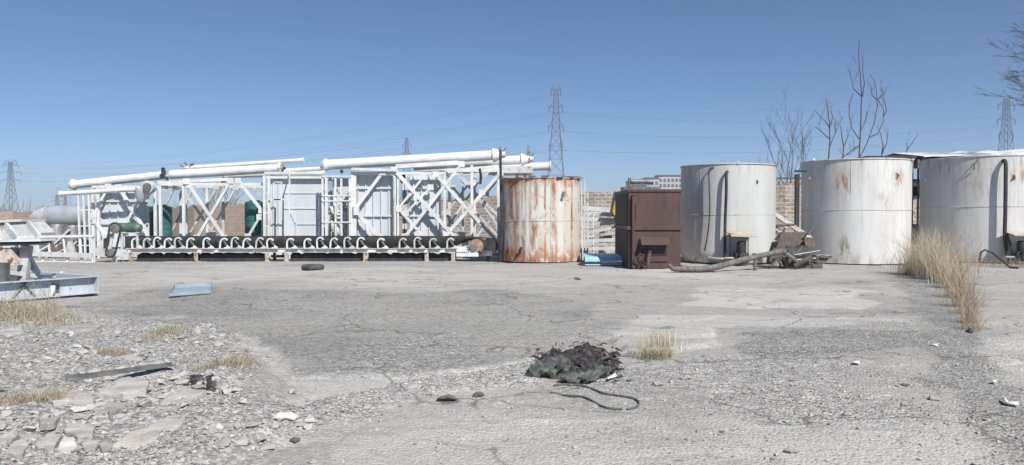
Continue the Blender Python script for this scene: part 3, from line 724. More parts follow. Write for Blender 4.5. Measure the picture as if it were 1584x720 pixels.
def pump(t, cx, cy, r, H, px, label_off):
    a = ang_of(cx, cy, r, px); q = on_shell(cx, cy, r + .33, a, 0); x, y = q.x, q.y
    b = MB(); b.prism([(x - .42, y - .30, .96), (x + .42, y - .30, .93), (x + .36, y + .30, 1.05), (x - .42, y + .30, 1.08)], (0, 0, .025)); rf_ = b.build('shelter_roof', M['rusty_leg'], t)
    b = MB()
    for sx in (-.3, .28): b.bar((x + sx, y + .25, 0), (x + sx, y + .25, 1.04), .035)
    b.build('shelter_post', M['steel'], rf_)
    b = MB(); b.box2((x - .22, y - .1, .1), (x + .2, y + .2, .42)); b.lathe((x - .02, y - .02, .44), [(.12, 0), (.15, .03), (.15, .3), (.10, .36)], 16); b.lathe((x - .02, y - .18, .32), [(.05, -.14), (.14, -.12), (.14, .12), (.05, .14)], 16, 'Y'); b.build('motor', M['black'], t, smooth=True)
    b = MB(); b.tube([(x - .55, y, .25), (x - .2, y, .25)], .045, 8); b.tube([(x + .15, y - .05, .28), (x + .45, y - .05, .28), (x + .45, y - .05, .1)], .045, 8); b.build('pump_pipe', M['steel'], t, smooth=True)
    return x, y
px_, py_ = pump(t1, cx, cy, r, H, 1143, 0)

# second white tank
dn = Vector((0, 0, 0))
WM2 = tank_mat('white_tank_paint_second', .62, spots=((-1.0, -1.4, 2.72, .40, .55, (.32, .17, .08), .95), (.75, -1.6, 2.80, .38, .45, (.36, .19, .10), .9), (-.95, -1.42, .42, .28, .75, (.24, .22, .10), .95), (.1, -1.7, 2.2, .3, .3, (.36, .30, .24), .6)))
t2, cx, cy, r, H = tank('white_tank', 1239, 1410, 411, 246, WM2, 'widest fully seen white tank with brown stain patches, behind the timber debris', seam=.52, dent=.003, seed=6)
for px, z in ((1256, 2.90), (1386, 2.92)): lug(t2, cx, cy, r, H, ang_of(cx, cy, r, px), z, .10, 'white' if px < 1300 else 'rusty_leg')
lug(t2, cx, cy, r, H, -70, H + .06, .07); lug(t2, cx, cy, r, H, 66, H + .06, .07)
b = MB(); b.box2((cx - .1, cy - 1.2, H + .06), (cx + r * .86, cy + .9, H + .14)); b.box2((cx + .1, cy - 1., H), (cx + .2, cy + .8, H + .058)); b.box2((cx + 1.3, cy - 1., H), (cx + 1.4, cy + .8, H + .058)); b.build('dark_cover', M['black'], t2)
b = MB(); q = P(1234, 270, cy - .6); b.bar((q.x - .02, cy - .6, 0), (q.x - .02, cy - .6, q.z), .13); q2 = P(1233, 265, cy - .6); b.bar((q.x - .1, cy - .61, q2.z), (q.x + .3, cy - .61, q2.z), .07); b.build('side_pipe', M['black'], t2)

# third white tank
WM3 = tank_mat('white_tank_paint_third', .56, col=(.59, .585, .57), spots=((-1.2, -1.6, 2.7, .9, .7, (.36, .33, .28), .7), (-.2, -2.1, 2.95, .6, .3, (.33, .20, .12), .8), (-1.4, -1.2, 2.0, .4, .5, (.38, .34, .28), .6)))
t3, cx, cy, r, H = tank('white_tank', 1422, 1640, 409, 241, WM3, 'white tank cut by the right edge, thick black pipe down its front', seam=.53, dent=.003, seed=9)
c3 = (cx, cy, r, H)
hose_on(t3, cx, cy, r, [(1550, 249, .1), (1552, 252, 1.3), (1552, 280, 1.6), (1551, 330, 1.6), (1552, 370, 1.6), (1556, 398, 1.8)], .062, .14, 'thick_pipe')
hose_on(t3, cx, cy, r, [(1554, 362, 1.7), (1558, 380, 3.0), (1560, 392, 3.4)], .04, .14, 'short_hose')
b = MB(); rs = random.Random(2)
q = [on_shell(cx, cy, r + o, ang_of(cx, cy, r, px), EYE + (HOR - py) / F * (cy - r)) for px, py, o in ((1510, 248, .02), (1511, 248, .13), (1508, 253, .14), (1505, 262, .04))]
b.tube(q, .02, 6); b.build('bent_bracket', M['steel'], t3)
for px, z in ((1428, 2.92), (1567, 2.92)): lug(t3, cx, cy, r, H, ang_of(cx, cy, r, px), z, .10, 'white' if px < 1500 else 'rusty_leg')
pump(t3, cx, cy, r, H, 1574, 1)
b = MB(); b.box2((cx - 1.5, cy - .8, H + .04), (cx + r * .9, cy + .9, H + .10)); b.build('dark_cover', M['black'], t3)
def ground_tube(name, pix, rad, mat, label, cat, zs=None, n=8, group=None, D=None):
    pts = []
    for i, (px, py) in enumerate(pix):
        p = G(px, py); z = gh(p); p = G(px, py, z + rad); p.z = gh(p) + rad + (zs[i] if zs else 0); pts.append(p)
    q = []
    for i in range(len(pts) - 1):
        p0, p1, p2, p3 = pts[max(i-1, 0)], pts[i], pts[i+1], pts[min(i+2, len(pts)-1)]
        for k in range(6):
            u = k / 6; q.append(.5 * ((2*p1) + (p2-p0)*u + (2*p0-5*p1+4*p2-p3)*u*u + (3*p1-p0-3*p2+p3)*u**3))
    q.append(pts[-1]); o = MB().tube(q, rad, n).build(name, M[mat], None, loc=(pts[0].x, pts[0].y, 0), smooth=True); return tag(o, label, cat, group)
o = MB().tube([P(1515, 405, 24.4), P(1517, 391, 24.4), P(1523, 387, 24.35), P(1535, 391, 24.3), P(1550, 403, 24.0), Vector((P(1562, 414, 23.9).x, 23.9, .03)), Vector((P(1575, 417, 23.6).x, 23.6, .03))], .032, 8).build('rubber_hose', M['black'], None, loc=(P(1540, 405, 24).x, 24, 0), smooth=True)
tag(o, 'black hose arched over the ground beside the third white tank pump', 'hose')

# canopy / shed behind
x0 = P(1400, 236, 33).x
sh = thing('open_shed', (x0 + 6, 34, 0), 'white sheet roofed open shed behind the second and third tanks', 'shed')
b = MB(); rs = random.Random(3); n = 34; X0, X1 = x0, x0 + 14; zr = P(1400, 241, 31.5).z
vv = []; ff = []
for i in range(n + 1):
    f = i / n; x = X0 + (X1 - X0) * f; zz = zr + .04 * rs.uniform(-1, 1) + .22 * f + (.18 if i > 12 and i < 24 else 0) * f
    vv += [(x, 31.5, zz), (x, 34.0, zz + .32), (x, 37, zz + .1), (x, 31.5, zz - .04), (x, 34, zz + .28), (x, 37, zz + .06)]
for i in range(n):
    a, c = i * 6, i * 6 + 6
    ff += [[a, c, c+1, a+1], [a+1, c+1, c+2, a+2], [a+4, c+4, c+3, a+3], [a+5, c+5, c+4, a+4], [a+3, c+3, c, a]]
b.add(vv, ff); b.build('roof', M['roof_white'], sh)
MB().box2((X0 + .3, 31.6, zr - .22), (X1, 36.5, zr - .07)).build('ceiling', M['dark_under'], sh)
for k in range(5):
    for yy in (31.8, 36.3):
        x = X0 + .5 + k * 3.2; MB().bar((x, yy, 0), (x, yy, zr - .2), .09).build('post', M['steel'], sh)
b = MB(); xx = P(1417, 300, 30)
rk = thing('steel_rack', (xx.x, 30, 0), 'dark shelved steel rack seen in the gap between second and third tanks', 'rack')
for px in (1411, 1420, 1428):
    b.bar((P(px, 300, 30).x, 30, 0), (P(px, 300, 30).x, 30, P(px, 247, 30).z), .06)
b.build('upright', M['steel'], rk)
for z in (3.0, 2.4, 1.2, .5): MB().box2((P(1409, 300, 30).x, 30.04, z), (P(1432, 300, 30).x, 30.6, z + .04)).build('shelf', M['dark_under'], rk)
MB().box2((P(1412, 300, 30).x, 30.1, .54), (P(1428, 300, 30).x, 30.5, 1.3)).build('dark_crate', M['black'], rk)
MB().box2((P(1412, 300, 30).x, 30.1, 2.44), (P(1428, 300, 30).x, 30.5, 2.75)).build('dark_crate', M['black'], rk)

# ------------------------------------------------------------------ brown heater box
def brown_box():
    D = 23.4; xl = P(972, 400, D).x; xr = P(1053, 400, D).x; H = EYE + (HOR - 293) / F * D; Db = 26.3
    t = thing('brown_metal_box', ((xl + xr) / 2, 24.8, 0), 'dark maroon steel furnace box with a hooded hatch, left of the first white tank', 'furnace')
    def X(px): return P(px, 360, D).x
    def Z(py): return EYE + (HOR - py) / F * D
    MB().box2((xl, D, .03), (xr, Db, H)).build('casing', M['brown'], t, bevel=.012)
    MB().box2((xl - .022, D + .06, .05), (xl - .003, Db - .05, H - .12)).build('shade_sheet', M['side_shade'], t)  # added sheet, painted dark as the shade on the left face
    b = MB(); b.box2((xl - .06, D - .05, Z(356)), (xr + .04, D - .003, Z(350))); b.box2((xl - .06, D - .03, Z(350)), (xl - .003, Db, Z(355))); b.box2((xl - .03, D - .035, Z(297)), (xr + .02, D - .003, Z(293))); b.build('flange', M['brown'], t, bevel=.006)
    b = MB(); b.bar((X(979), D - .09, .05), (X(979), D - .09, Z(304)), .075); b.tube([(X(979), D - .09, Z(304)), (X(979), D - .02, Z(302))], .045, 8); b.bar((X(983.5), D - .06, Z(340)), (X(983.5), D - .06, Z(315)), .035); b.build('front_pipe', M['brown'], t)
    b = MB(); b.box2((X(988), D - .04, Z(405)), (X(1033), D - .003, Z(371))); b.build('hatch', M['brown'], t, bevel=.006)
    MB().box2((X(990), D - .06, Z(395)), (X(1031), D - .043, Z(379))).build('hatch_opening', M['black'], t)
    MB().prism([(X(990), D - .045, Z(367)), (X(1034), D - .045, Z(367)), (X(1034.5), D - .30, Z(378)), (X(990), D - .30, Z(378))], (0, 0, -.02)).build('hood', M['brown'], t)
    b = MB(); b.tube([(X(998), D - .42, Z(412) - .03), (X(1000), D - .3, Z(400)), (X(1003), D - .2, Z(392))], .055, 8); b.tube([(X(1003), D - .2, Z(392)), (X(1004), D - .1, Z(390))], .07, 10)
    pts = [(X(986), D - .2, .2), (X(983), D - .3, .38), (X(988), D - .3, .5), (X(993), D - .25, .42), (X(991), D - .3, .1)]; b.tube(pts, .02, 6)
    pts = [(X(984), D - .2, .05), (X(990), D - .35, .3), (X(995), D - .3, .2), (X(999), D - .35, .05)]; b.tube(pts, .02, 6); b.build('bent_pipe', M['brown'], t, smooth=True)
    b = MB()
    for k in range(7): b.bar((xl + .1 + k * .11, D + .9, H + .005), (xl + .1 + k * .11, D + .9, H + .16), .02)
    b.bar((xl + .05, D + .9, H + .16), (xl + .85, D + .9, H + .17), .03); b.box2((xl + .02, D + 1.2, H + .003), (xl + 1.2, D + 1.9, H + .12)); b.build('top_grille', M['steel'], t)
    b = MB(); b.tube([(xl + .3, D + 1.5, H + .30), (xl + 1.0, D + 1.5, H + .29)], .085, 12); b.tube([(xl + .25, D + 1.5, H + .12), (xl + .25, D + 1.5, H + .42)], .05, 10); b.box2((xl + .35, D + 1.4, H + .12), (xl + .8, D + 1.6, H + .22)); b.build('top_burner', M['steel'], t, smooth=True)
    b = MB(); b.box2((xr + .01, D - .12, 0), (xr + .20, D + .2, .13)); o = b.build('concrete_block', MSTONE, None, loc=(xr + .1, D, 0), bevel=.01); tag(o, 'pale block of concrete at the right foot of the brown metal box', 'block')
brown_box()
# round side flue hidden at the back left of the box
# yellow thing
y = thing('yellow_machine', (P(948, 330, 30).x, 30.3, 0), 'yellow painted machine arm poking out behind the brown box', 'machine')
def PX(px, py, D): return P(px, py, D)
MB().prism([PX(955, 295, 30), PX(952, 297, 30), PX(946, 330, 30), PX(949, 333, 30), PX(975, 336, 30), PX(975, 295, 30)], (0, .6, 0)).build('body', M['yellow'], y)
b = MB(); b.bar(PX(953, 297, 29.95), PX(946, 328, 29.95), .06); b.bar(PX(946, 328, 29.95), PX(955, 345, 29.95), .06); b.build('black_edge', M['black'], y)
b = MB(); q = PX(962, 340, 30.3); b.bar((q.x, 30.3, 0), q, .12); b.build('leg', M['yellow'], y)

# ------------------------------------------------------------------ white steel pile between rusty tank and box
def scrap_pile():
    rs = random.Random(12); g = 'white steel lengths piled between the rusty tank and the box'
    spec = [('top', 905, 322, 951, 326, .18), ('second', 903, 330, 955, 333, .15), ('long', 900, 338, 953, 342, .16), ('thick', 899, 350, 952, 344, .14), ('sloping', 904, 362, 950, 351, .12),
            ('grey', 900, 368, 950, 360, .10), ('lower', 902, 374, 948, 371, .13), ('rusty', 912, 379, 952, 378, .10), ('lowest', 905, 385, 960, 384, .12)]
    descr = ['topmost white steel beam of the pile beside the rusty tank', 'white beam just under the topmost one of the pile', 'third white beam from the top in the pile by the rusty tank', 'thick pale beam across the middle of the pile, sloping up right',
             'thin sloping white beam in the middle of the pile', 'greyish beam low in the pile behind the blue sheet', 'beam third from the ground in the pile', 'stained beam second from the ground in the pile', 'bottom beam of the pile directly behind the blue sheet']
    for i, (nm, xa, ya, xb, yb, w_) in enumerate(spec):
        D = 31.5 - i * .35; a = P(xa - 6, ya, D + .5); c = P(xb + 8, yb, D)
        o = MB().bar(a, c, w_, w_ * .9).build('steel_beam', M['white_b' if i % 2 else 'white'], None, loc=(a.x, a.y, 0)); tag(o, descr[i], 'beam', g)
    # timber/dark blocks that carry it
    for k, (px, D, lb) in enumerate(((905, 29.2, 'left'), (945, 29.6, 'right'))):
        x = P(px, 380, D).x; b = MB(); z = 0
        b.prism([(x - .2, D + .9, 0), (x + .2, D + .9, 0), (x + .15, D + .9, 1.1), (x - .15, D + .9, 1.1)], (0, 1.6, 0)); o = b.build('rubble_stack', M['rusty_leg'], None, loc=(x, D, 0))
        tag(o, f'dark stack of offcuts under the {lb} end of the white beam pile', 'scrap stack')
    # bent hoop rail in front
    t = thing('hooped_rail', (P(905, 390, 28.4).x, 28.4, 0), 'white tubular hooped ladder rail leaning beside the rusty tank', 'railing')
    for k, px in enumerate((901, 909, 917)):
        D = 28.4 + k * .05; b = MB(); b.tube([Vector((P(px, 395, D).x, D, 0)), P(px, 345, D), P(px + .7, 337, D), P(px + 3, 332 - k, D), P(px + 8, 331 - k, D)], .03, 6); b.build('hoop', M['white'], t, smooth=True)
    b = MB()
    for yv in (352, 366, 378, 386): b.bar(P(899, yv, 28.42), P(919, yv, 28.42), .03)
    b.build('rung', M['white'], t)
    t = thing('white_post', (P(904, 300, 28).x, 28, 0), 'thin white upright post right behind the rusty tank', 'post')
    b = MB()
    for px, top in ((899.5, 283), (904.5, 279)): b.bar(Vector((P(px, top, 28).x, 28, 0)), P(px, top, 28), .05)
    b.bar(P(899, 300, 28.01), P(909, 300, 28.01), .04); b.bar(P(909, 300, 28.0), Vector((P(909, 300, 28).x, 28, 0)), .06); b.build('shaft', M['white_b'], t)
    # blue sheet
    D = 24.6; rs = random.Random(2); b = MB(); xa, xb = P(905, 390, D).x, P(972, 390, D).x; vv = []; ff = []; n = 26; prof = [(0, .20), (.06, .30), (.3, .33), (.7, .30), (1.0, .05)]
    for i in range(n + 1):
        x = xa + (xb - xa) * i / n
        for (dy, z) in ((0, .04), (0.03, .22), (.10, .30), (.5, .34), (1.2, .36)):
            vv.append((x, D + dy, z + (.015 if i % 2 else 0)))
    for i in range(n):
        for k in range(4): a = i * 5 + k; ff.append([a, a + 5, a + 6, a + 1])
    b.add(vv, ff); o = b.build('blue_sheet', M['blue_sheet'], None, loc=((xa + xb) / 2, D + .5, 0))
    s = o.modifiers.new('th', 'SOLIDIFY'); s.thickness = .02; tag(o, 'bright blue ribbed plastic cover on the ground left of the brown box', 'sheet')
    o = MB().tube([P(901, 404, 23.9), P(905, 407, 23.6), P(930, 407, 23.5), P(962, 405, 23.6)], .04, 7).build('black_pipe', M['black'], None, loc=(P(930, 407, 23.5).x, 23.5, 0)); tag(o, 'black pipe lying along the front of the blue cover', 'pipe')
scrap_pile()

# ------------------------------------------------------------------ conveyor
def conveyor():
    D = 27.4; D2 = 28.25
    def X(px): return P(px, 380, D).x
    def Z(py): return EYE + (HOR - py) / F * D
    t = thing('belt_conveyor', (X(450), 27.8, 0), 'long low black belt conveyor with white hoop brackets lying before the frames', 'conveyor')
    b = MB(); zt, zb = Z(384.5), Z(391)
    b.box2((X(195), D, zt - .02), (X(728), D + .07, zt)); b.box2((X(195), D + .03, zb + .015), (X(728), D + .045, zt - .021)); b.box2((X(195), D, zb), (X(728), D + .07, zb + .015)); b.build('side_rail', M['rail_white'], t)
    b = MB(); b.box2((X(195), D2, zt - .02), (X(728), D2 + .07, zt)); b.box2((X(195), D2 + .03, zb + .015), (X(728), D2 + .045, zt - .021)); b.build('side_rail', M['rail'], t)
    b = MB(); b.box2((X(195), D + .12, Z(390)), (X(735), D2 - .1, Z(387))); b.build('return_belt', M['rubber'], t)
    for px in (203, 303, 413, 443, 565, 660, 701):
        m = M['rusty_leg']
        b = MB(); b.box2((X(px) - .07, D - .005, 0), (X(px) + .07, D + .012, zb - .003)); b.box2((X(px) - .075, D - .005, 0), (X(px) - .065, D + .08, zb - .003)); b.box2((X(px) - .12, D - .04, 0), (X(px) + .12, D + .12, .02)); b.build('leg', m, t)
        b = MB(); b.box2((X(px) - .05, D2, 0), (X(px) + .05, D2 + .06, zb - .003)); b.build('leg', m, t)
    # trough belt
    vv = []; ff = []; n = 60; rs = random.Random(8)
    xs = [X(196) + (X(700) - X(196)) * k / n for k in range(n + 1)]
    pr = [(D + .02, Z(367.5)), (D + .09, Z(377)), (D + .16, Z(383)), (D2 - .14, Z(383)), (D2 - .07, Z(377)), (D2 + .06, Z(366.5))]
    for x in xs:
        j = rs.uniform(-.012, .012)
        for (y, z) in pr: vv.append((x, y, z + j))
    m = len(pr)
    # widen flat to the tail roll
    for f, x in ((.35, X(712)), (.7, X(726)), (1., X(742)), (1., X(757))):
        for (y, z) in pr: vv.append((x, y, z * (1 - f) + Z(368.5 + (1.5 if x > X(750) else 0)) * f))
    for i in range(len(xs) + 3):
        for k in range(m - 1): a = i * m + k; ff.append([a, a + m, a + m + 1, a + 1])
    b = MB().add(vv, ff); o = b.build('belt', M['rubber'], t, smooth=True); s = o.modifiers.new('th', 'SOLIDIFY'); s.thickness = .018; s.offset = 1
    b = MB(); b.lathe((X(757), (D + D2) / 2 + .02, Z(382.5)), [(.30, -.42), (.30, .42)], 40, 'Y'); b.build('belt_loop', M['rubber'], t, smooth=True)
    b = MB(); b.lathe((X(737), D - .06, Z(380.5)), [(.10, -.07), (.20, -.065), (.20, .0), (.24, .0), (.24, .05)], 32, 'Y'); td = b.build('tail_drum', M['copper'], t, smooth=True)
    b = MB(); b.lathe((X(733), D - .16, Z(383)), [(.05, -.02), (.12, -.015), (.12, .04)], 20, 'Y'); b.build('bearing', M['steel'], td, smooth=True)
    b = MB(); b.lathe((X(739), D - .02, Z(380)), [(.285, -.03), (.285, .03)], 36, 'Y'); 
    for k in range(22):
        a = 2 * math.pi * k / 22; b.box((X(739) + .285 * math.cos(a), D - .02, Z(380) + .285 * math.sin(a)), (.035, .07, .035))
    b.build('lagging', M['black'], td)
    b = MB(); b.box2((X(706), D - .06, Z(390)), (X(722), D - .004, Z(381.5))); b.box2((X(706), D - .07, Z(397)), (X(740), D - .004, Z(391.5))); b.prism([(X(723), D - .11, Z(397)), (X(740), D - .11, Z(397)), (X(737), D - .11, Z(385)), (X(727), D - .11, Z(385))], (0, .04, 0)); b.build('tail_bracket', M['white'], t)
    b = MB(); b.box2((X(741), D - .06, Z(389.5)), (X(760), D - .02, Z(388.3))); b.box2((X(741), D - .06, Z(396)), (X(760), D - .02, Z(394.5))); b.box2((X(759), D - .06, Z(396)), (X(761), D - .02, Z(388.3)));b.box2((X(742), D - .03, Z(394.4)), (X(759), D - .01, Z(389.6))); b.build('take_up_frame', M['steel'], t)
    b = MB(); b.box2((X(752), D + .1, 0), (X(757), D + .3, Z(392))); b.build('leg', M['black'], t)
    # idler brackets with rollers
    pxs = [206,223,239,255,272,289,315,342,359,377,396,414,444,472,492,512,533,553,586,619,641,666,693]
    rb = random.Random(99)
    for px in pxs:
        x = X(px) + rb.uniform(-.025, .025); z0 = Z(384); hs = rb.uniform(.9, 1.06); tl = rb.uniform(-.02, .03); bm_ = M['white'] if rb.random() < .55 else M['white_b']
        b = MB(); y = D - .05
        pts = [(0, 0), (0, .22), (.025, .30), (.075, .35), (.14, .365), (.20, .34), (.235, .29)]
        pts = [(q0 + tl * q1 / .3, q1 * hs) for q0, q1 in pts]
        for (a, c) in zip(pts[:-1], pts[1:]): b.bar((x + a[0], y, z0 + a[1]), (x + c[0], y, z0 + c[1]), .052, .05)
        b.prism([(x + .16, y - .02, z0), (x + .36, y - .02, z0), (x + .36, y - .02, z0 + .03), (x + .25, y - .02, z0 + .11), (x + .22, y - .02, z0 + .03), (x + .16, y - .02, z0 + .03)], (0, .05, 0))
        b.box2((x - .035, y - .03, z0 - .02), (x + .38, y + .045, z0 - .001))
        br = b.build('idler_bracket', bm_, t)
        MB().tube([(x + .11, D - .04, Z(371.5)), (x + .20, D + .02, Z(379))], .045, 10).build('roller', M['steel'], br, smooth=True)
    rs = random.Random(31)
    ob = thing('shade_infill', (X(450), 27.9, 0), 'black belting and oily scrap lying under the long conveyor', 'infill')  # added dark folds that stand in for shade below the conveyor
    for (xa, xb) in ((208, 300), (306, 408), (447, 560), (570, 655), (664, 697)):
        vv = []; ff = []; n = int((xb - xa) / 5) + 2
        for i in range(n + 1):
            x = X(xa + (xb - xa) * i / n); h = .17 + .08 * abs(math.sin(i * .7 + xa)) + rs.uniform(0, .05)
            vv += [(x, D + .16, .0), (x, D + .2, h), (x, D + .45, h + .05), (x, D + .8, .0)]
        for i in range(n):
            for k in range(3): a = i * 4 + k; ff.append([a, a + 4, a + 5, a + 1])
        MB().add(vv, ff).build('shade_fold', M['rubber'], ob)
    # drive at left
    def d(pxa, pya, dd=0): p = P(pxa, pya, D - .25 + dd); return p
    b = MB(); b.prism([d(163, 363), d(176, 361), d(172, 384), d(170, 397), d(150, 397), d(146, 388)], (0, .05, 0)); b.build('drive_plate', M['white_b'], t)
    b = MB(); b.prism([d(160, 370, -.02), d(170, 366, -.02), d(168, 380, -.02), d(160, 385, -.02)], (0, .02, 0)); b.build('plate_opening', M['black'], t)
    def loop(c0, r0, c1, r1, y0, y1):
        b = MB(); c0 = Vector(c0); c1 = Vector(c1); dd_ = (c1 - c0).normalized(); nn = Vector((-dd_.z, 0, dd_.x)); pts = []
        for k in range(13): a = math.pi * k / 12; pts.append(c0 + nn * r0 * math.cos(a) - dd_ * r0 * math.sin(a))
        for k in range(13): a = math.pi * k / 12; pts.append(c1 - nn * r1 * math.cos(a) + dd_ * r1 * math.sin(a))
        b.tube(pts + [pts[0]], .035, 6); return b
    p0 = d(178, 354, -.12); p1 = d(171, 391, -.12)
    loop(p0, .20, p1, .16, 0, 0).build('drive_belt', M['black'], t, smooth=True)
    MB().lathe(p0, [(.06, -.05), (.17, -.04), (.17, .04)], 24, 'Y').build('pulley', M['steel'], t, smooth=True)
    MB().lathe(p1, [(.06, -.05), (.13, -.04), (.13, .04)], 24, 'Y').build('pulley', M['steel'], t, smooth=True)
    mt = P(200, 352.5, D); b = MB(); b.lathe(mt, [(.09, -.42), (.15, -.38), (.155, -.36), (.17, -.35), (.17, -.12), (.15, -.1), (.15, -.05), (.175, -.04), (.175, .3), (.14, .34), (.12, .42)], 24, 'X')
    for k in range(8): b.lathe(mt + Vector((-.02 + k * .04, 0, 0)), [(.19, -.008), (.19, .008)], 20, 'X')
    b.build('motor', M['green_motor'], t, smooth=True)
    b = MB(); b.box2((X(186), D - .1, Z(361)), (X(217), D + .3, Z(359))); b.bar((X(190), D - .05, Z(386)), (X(190), D - .05, Z(361)), .08); b.bar((X(214), D - .05, Z(386)), (X(214), D - .05, Z(361)), .06); b.box2((X(176), D - .1, Z(402)), (X(200), D + .1, Z(397))); b.bar((X(180), D - .05, 0), (X(180), D - .05, Z(397)), .12); b.build('drive_stand', M['white_b'], t)
    MB().box2((X(193), D + .01, Z(384)), (X(214), D + .5, Z(366))).build('guard_box', M['black'], t)
conveyor()

# ------------------------------------------------------------------ white frames behind the conveyor
WH = M['white']
def fbars(lst, D, w_=.11, h=None, jit=0):
    b = MB()
    for k, (xa, ya, xb, yb, *ww) in enumerate(lst):
        dd = D + .012 * (k % 5); wq = ww[0] * .78 if ww else w_ * .85
        a = P(xa, ya, dd); c = P(xb, yb, dd)
        if yb > 396: c.z = 0.0
        if ya > 396: a.z = 0.0
        b.bar(a, c, wq, (h or wq) * .8)
        if abs((c - a).z) > .6:
            for q in (a, c):
                if q.z > .3 and q.z < 3.6: b.box(q + Vector((0, -wq * .42 - .008, 0)), (.24, .012, .22))
    return b
def frame(name, px0, px1, ptop, D, depth, label, front, back, posts, panel=None, cat='steel frame', ribs=True, pposts=None, group='white steel plant frames standing in a row', psplit=None, chord=.10):
    """lying plant section: corner posts, braces front and back, optional panelled back side"""
    xa = P(px0, ptop, D).x; xb = P(px1, ptop, D).x
    t = thing(name, ((xa + xb) / 2, D + depth / 2, 0), label, cat, group)
    for px, yt in posts:
        for (dd) in (0, depth):
            p = P(px, yt, D); MB().bar((p.x, D + dd, 0), (p.x, D + dd, p.z + (0 if not dd else -.003)), .10).build('post', WH, t)
    if front: fbars(front, D - .05).build('front_brace', WH, t)
    if back: fbars(back, D + depth - .05, .10).build('rear_brace', M['white_b'], t)
    # top chords and base sills
    b = MB(); zt = P(px0, ptop, D).z; 
    for dd in (0, depth): b.bar((xa, D + dd + .002, zt - .06), (xb, D + dd + .002, P(px1, ptop, D).z - .06), chord, .12)
    for x in (xa, xb): b.bar((x, D + .07, zt - .07), (x, D + depth - .07, zt - .07), .11)
    b.build('top_chord', WH, t)
    b = MB()
    for dd in (0, depth): b.bar((xa, D + dd + .004, .16), (xb, D + dd + .004, .16), .14, .12)
    b.build('sill', M['white_b'], t)
    if panel:
        (qa, qb, yt, yb, pd, nr, nh) = panel
        y = D + pd; a = P(qa, yt, y); c = P(qb, yb, y); 
        MB().box2((a.x, y, c.z), (c.x, y + .03, a.z - .02)).build('panel', M['panel'], t)
        b = MB()
        for k in range(nr):
            x = a.x + (c.x - a.x) * (k + .5) / nr; b.box2((x - .02, y - .05, c.z), (x + .025, y - .002, a.z))
        for k in range(nh):
            z = c.z + (a.z - c.z) * (k + .5) / nh; b.box2((a.x, y - .09, z - .035), (c.x, y - .053, z + .035))
        b.build('panel_rib', M['panel'], t)
    return t, xa, xb, zt
# far left section with panel
t_, *_ = frame('plant_frame', 143, 246, 287, 29.7, 2.3, 'leftmost white frame with a ribbed panel and green motor in front', 
    [(168, 289, 145, 334), (145, 342, 170, 372), (184, 290, 222, 352, .14), (196, 345, 222, 296), (222, 352, 208, 336), (222, 352, 232, 372, .12)],
    [(150, 300, 180, 370), (215, 300, 180, 370)], [(144, 292), (152, 292), (240, 288)], panel=(150, 231, 294, 398, .30, 6, 3))
# second bay, open
frame('plant_frame', 247, 409, 283, 29.7, 2.3, 'open white frame with tall crossed braces over the brick wall view',
    [(289, 281, 347, 368, .13), (357, 280, 305, 368, .13), (369, 280, 405, 326, .13), (402, 336, 384, 366, .11), (405, 330, 411, 330, .3)],
    [(336, 290, 290, 368), (365, 290, 318, 372), (300, 288, 260, 372), (283, 293, 330, 362), (270, 290, 254, 322), (392, 290, 404, 305), (345, 285, 346, 398, .14)], [(248, 287), (284, 284), (409, 278)])
# cabin
def cabin():
    D = 30.2; t = thing('panelled_cabin', (P(455, 300, D).x, D + 1, 0), 'white panelled cabin with a ladder on its face, middle of the frame row', 'cabin', 'white steel plant frames standing in a row')
    a = P(413, 277, D); c = P(499, 277, D); z1 = a.z
    MB().box2((a.x, D, .1), (c.x, D + 2.3, z1)).build('wall', M['panel'], t)
    b = MB(); b.box2((a.x - .1, D - .18, z1 + .002), (c.x + .1, D + 2.4, z1 + .12)); b.build('roof', WH, t)
    b = MB()
    for py in (299, 323): z = P(450, py, D).z; b.box2((P(437, 0, D).x, D - .03, z - .02), (c.x - .05, D - .002, z + .02))
    z = P(450, 347, D).z; b.box2((P(458, 0, D).x, D - .03, z - .02), (c.x - .05, D - .002, z + .02)); b.bar(P(448, 325, D - .02), P(457, 346, D - .02), .04, .03); b.bar(P(458, 347, D - .02), P(458, 392, D - .02), .04, .03)
    for px in (413.8, 421, 429): x = P(px, 0, D).x; b.box2((x - .02, D - .036, .1), (x + .02, D - .002, z1))
    b.build('wall_rib', M['panel'], t)
    b = MB(); D1 = D - .85
    for px in (435.5, 448): b.bar(P(px, 262 if px > 440 else 282, D1), P(px, 366 if px > 440 else 340, D1), .05)
    for py in (309,): b.bar(P(416, py, D1), P(449, py, D1), .04)
    for py in (282, 309): b.bar(P(424, py, D1), P(436, py, D1), .04)
    b.bar(P(424, 281, D1), P(424, 310, D1), .04); b.bar(P(448, 266, D1), P(448, 266, D), .04); b.bar(P(448, 362, D1), P(448, 362, D), .04); b.bar(P(448, 366, D1), Vector((P(448, 366, D1).x, D1, 0)), .05)
    b.build('guard_rail', WH, t)
    b = MB()
    for px, yt in ((409, 272), (416, 272)): b.bar(P(px, yt, 29.45), Vector((P(px, 300, 29.45).x, 29.45, 0)), .09)
    for py in (300, 330, 350): b.bar(P(409, py, 29.46), P(416, py, 29.46), .05)
    b.build('corner_post', WH, t)
cabin()
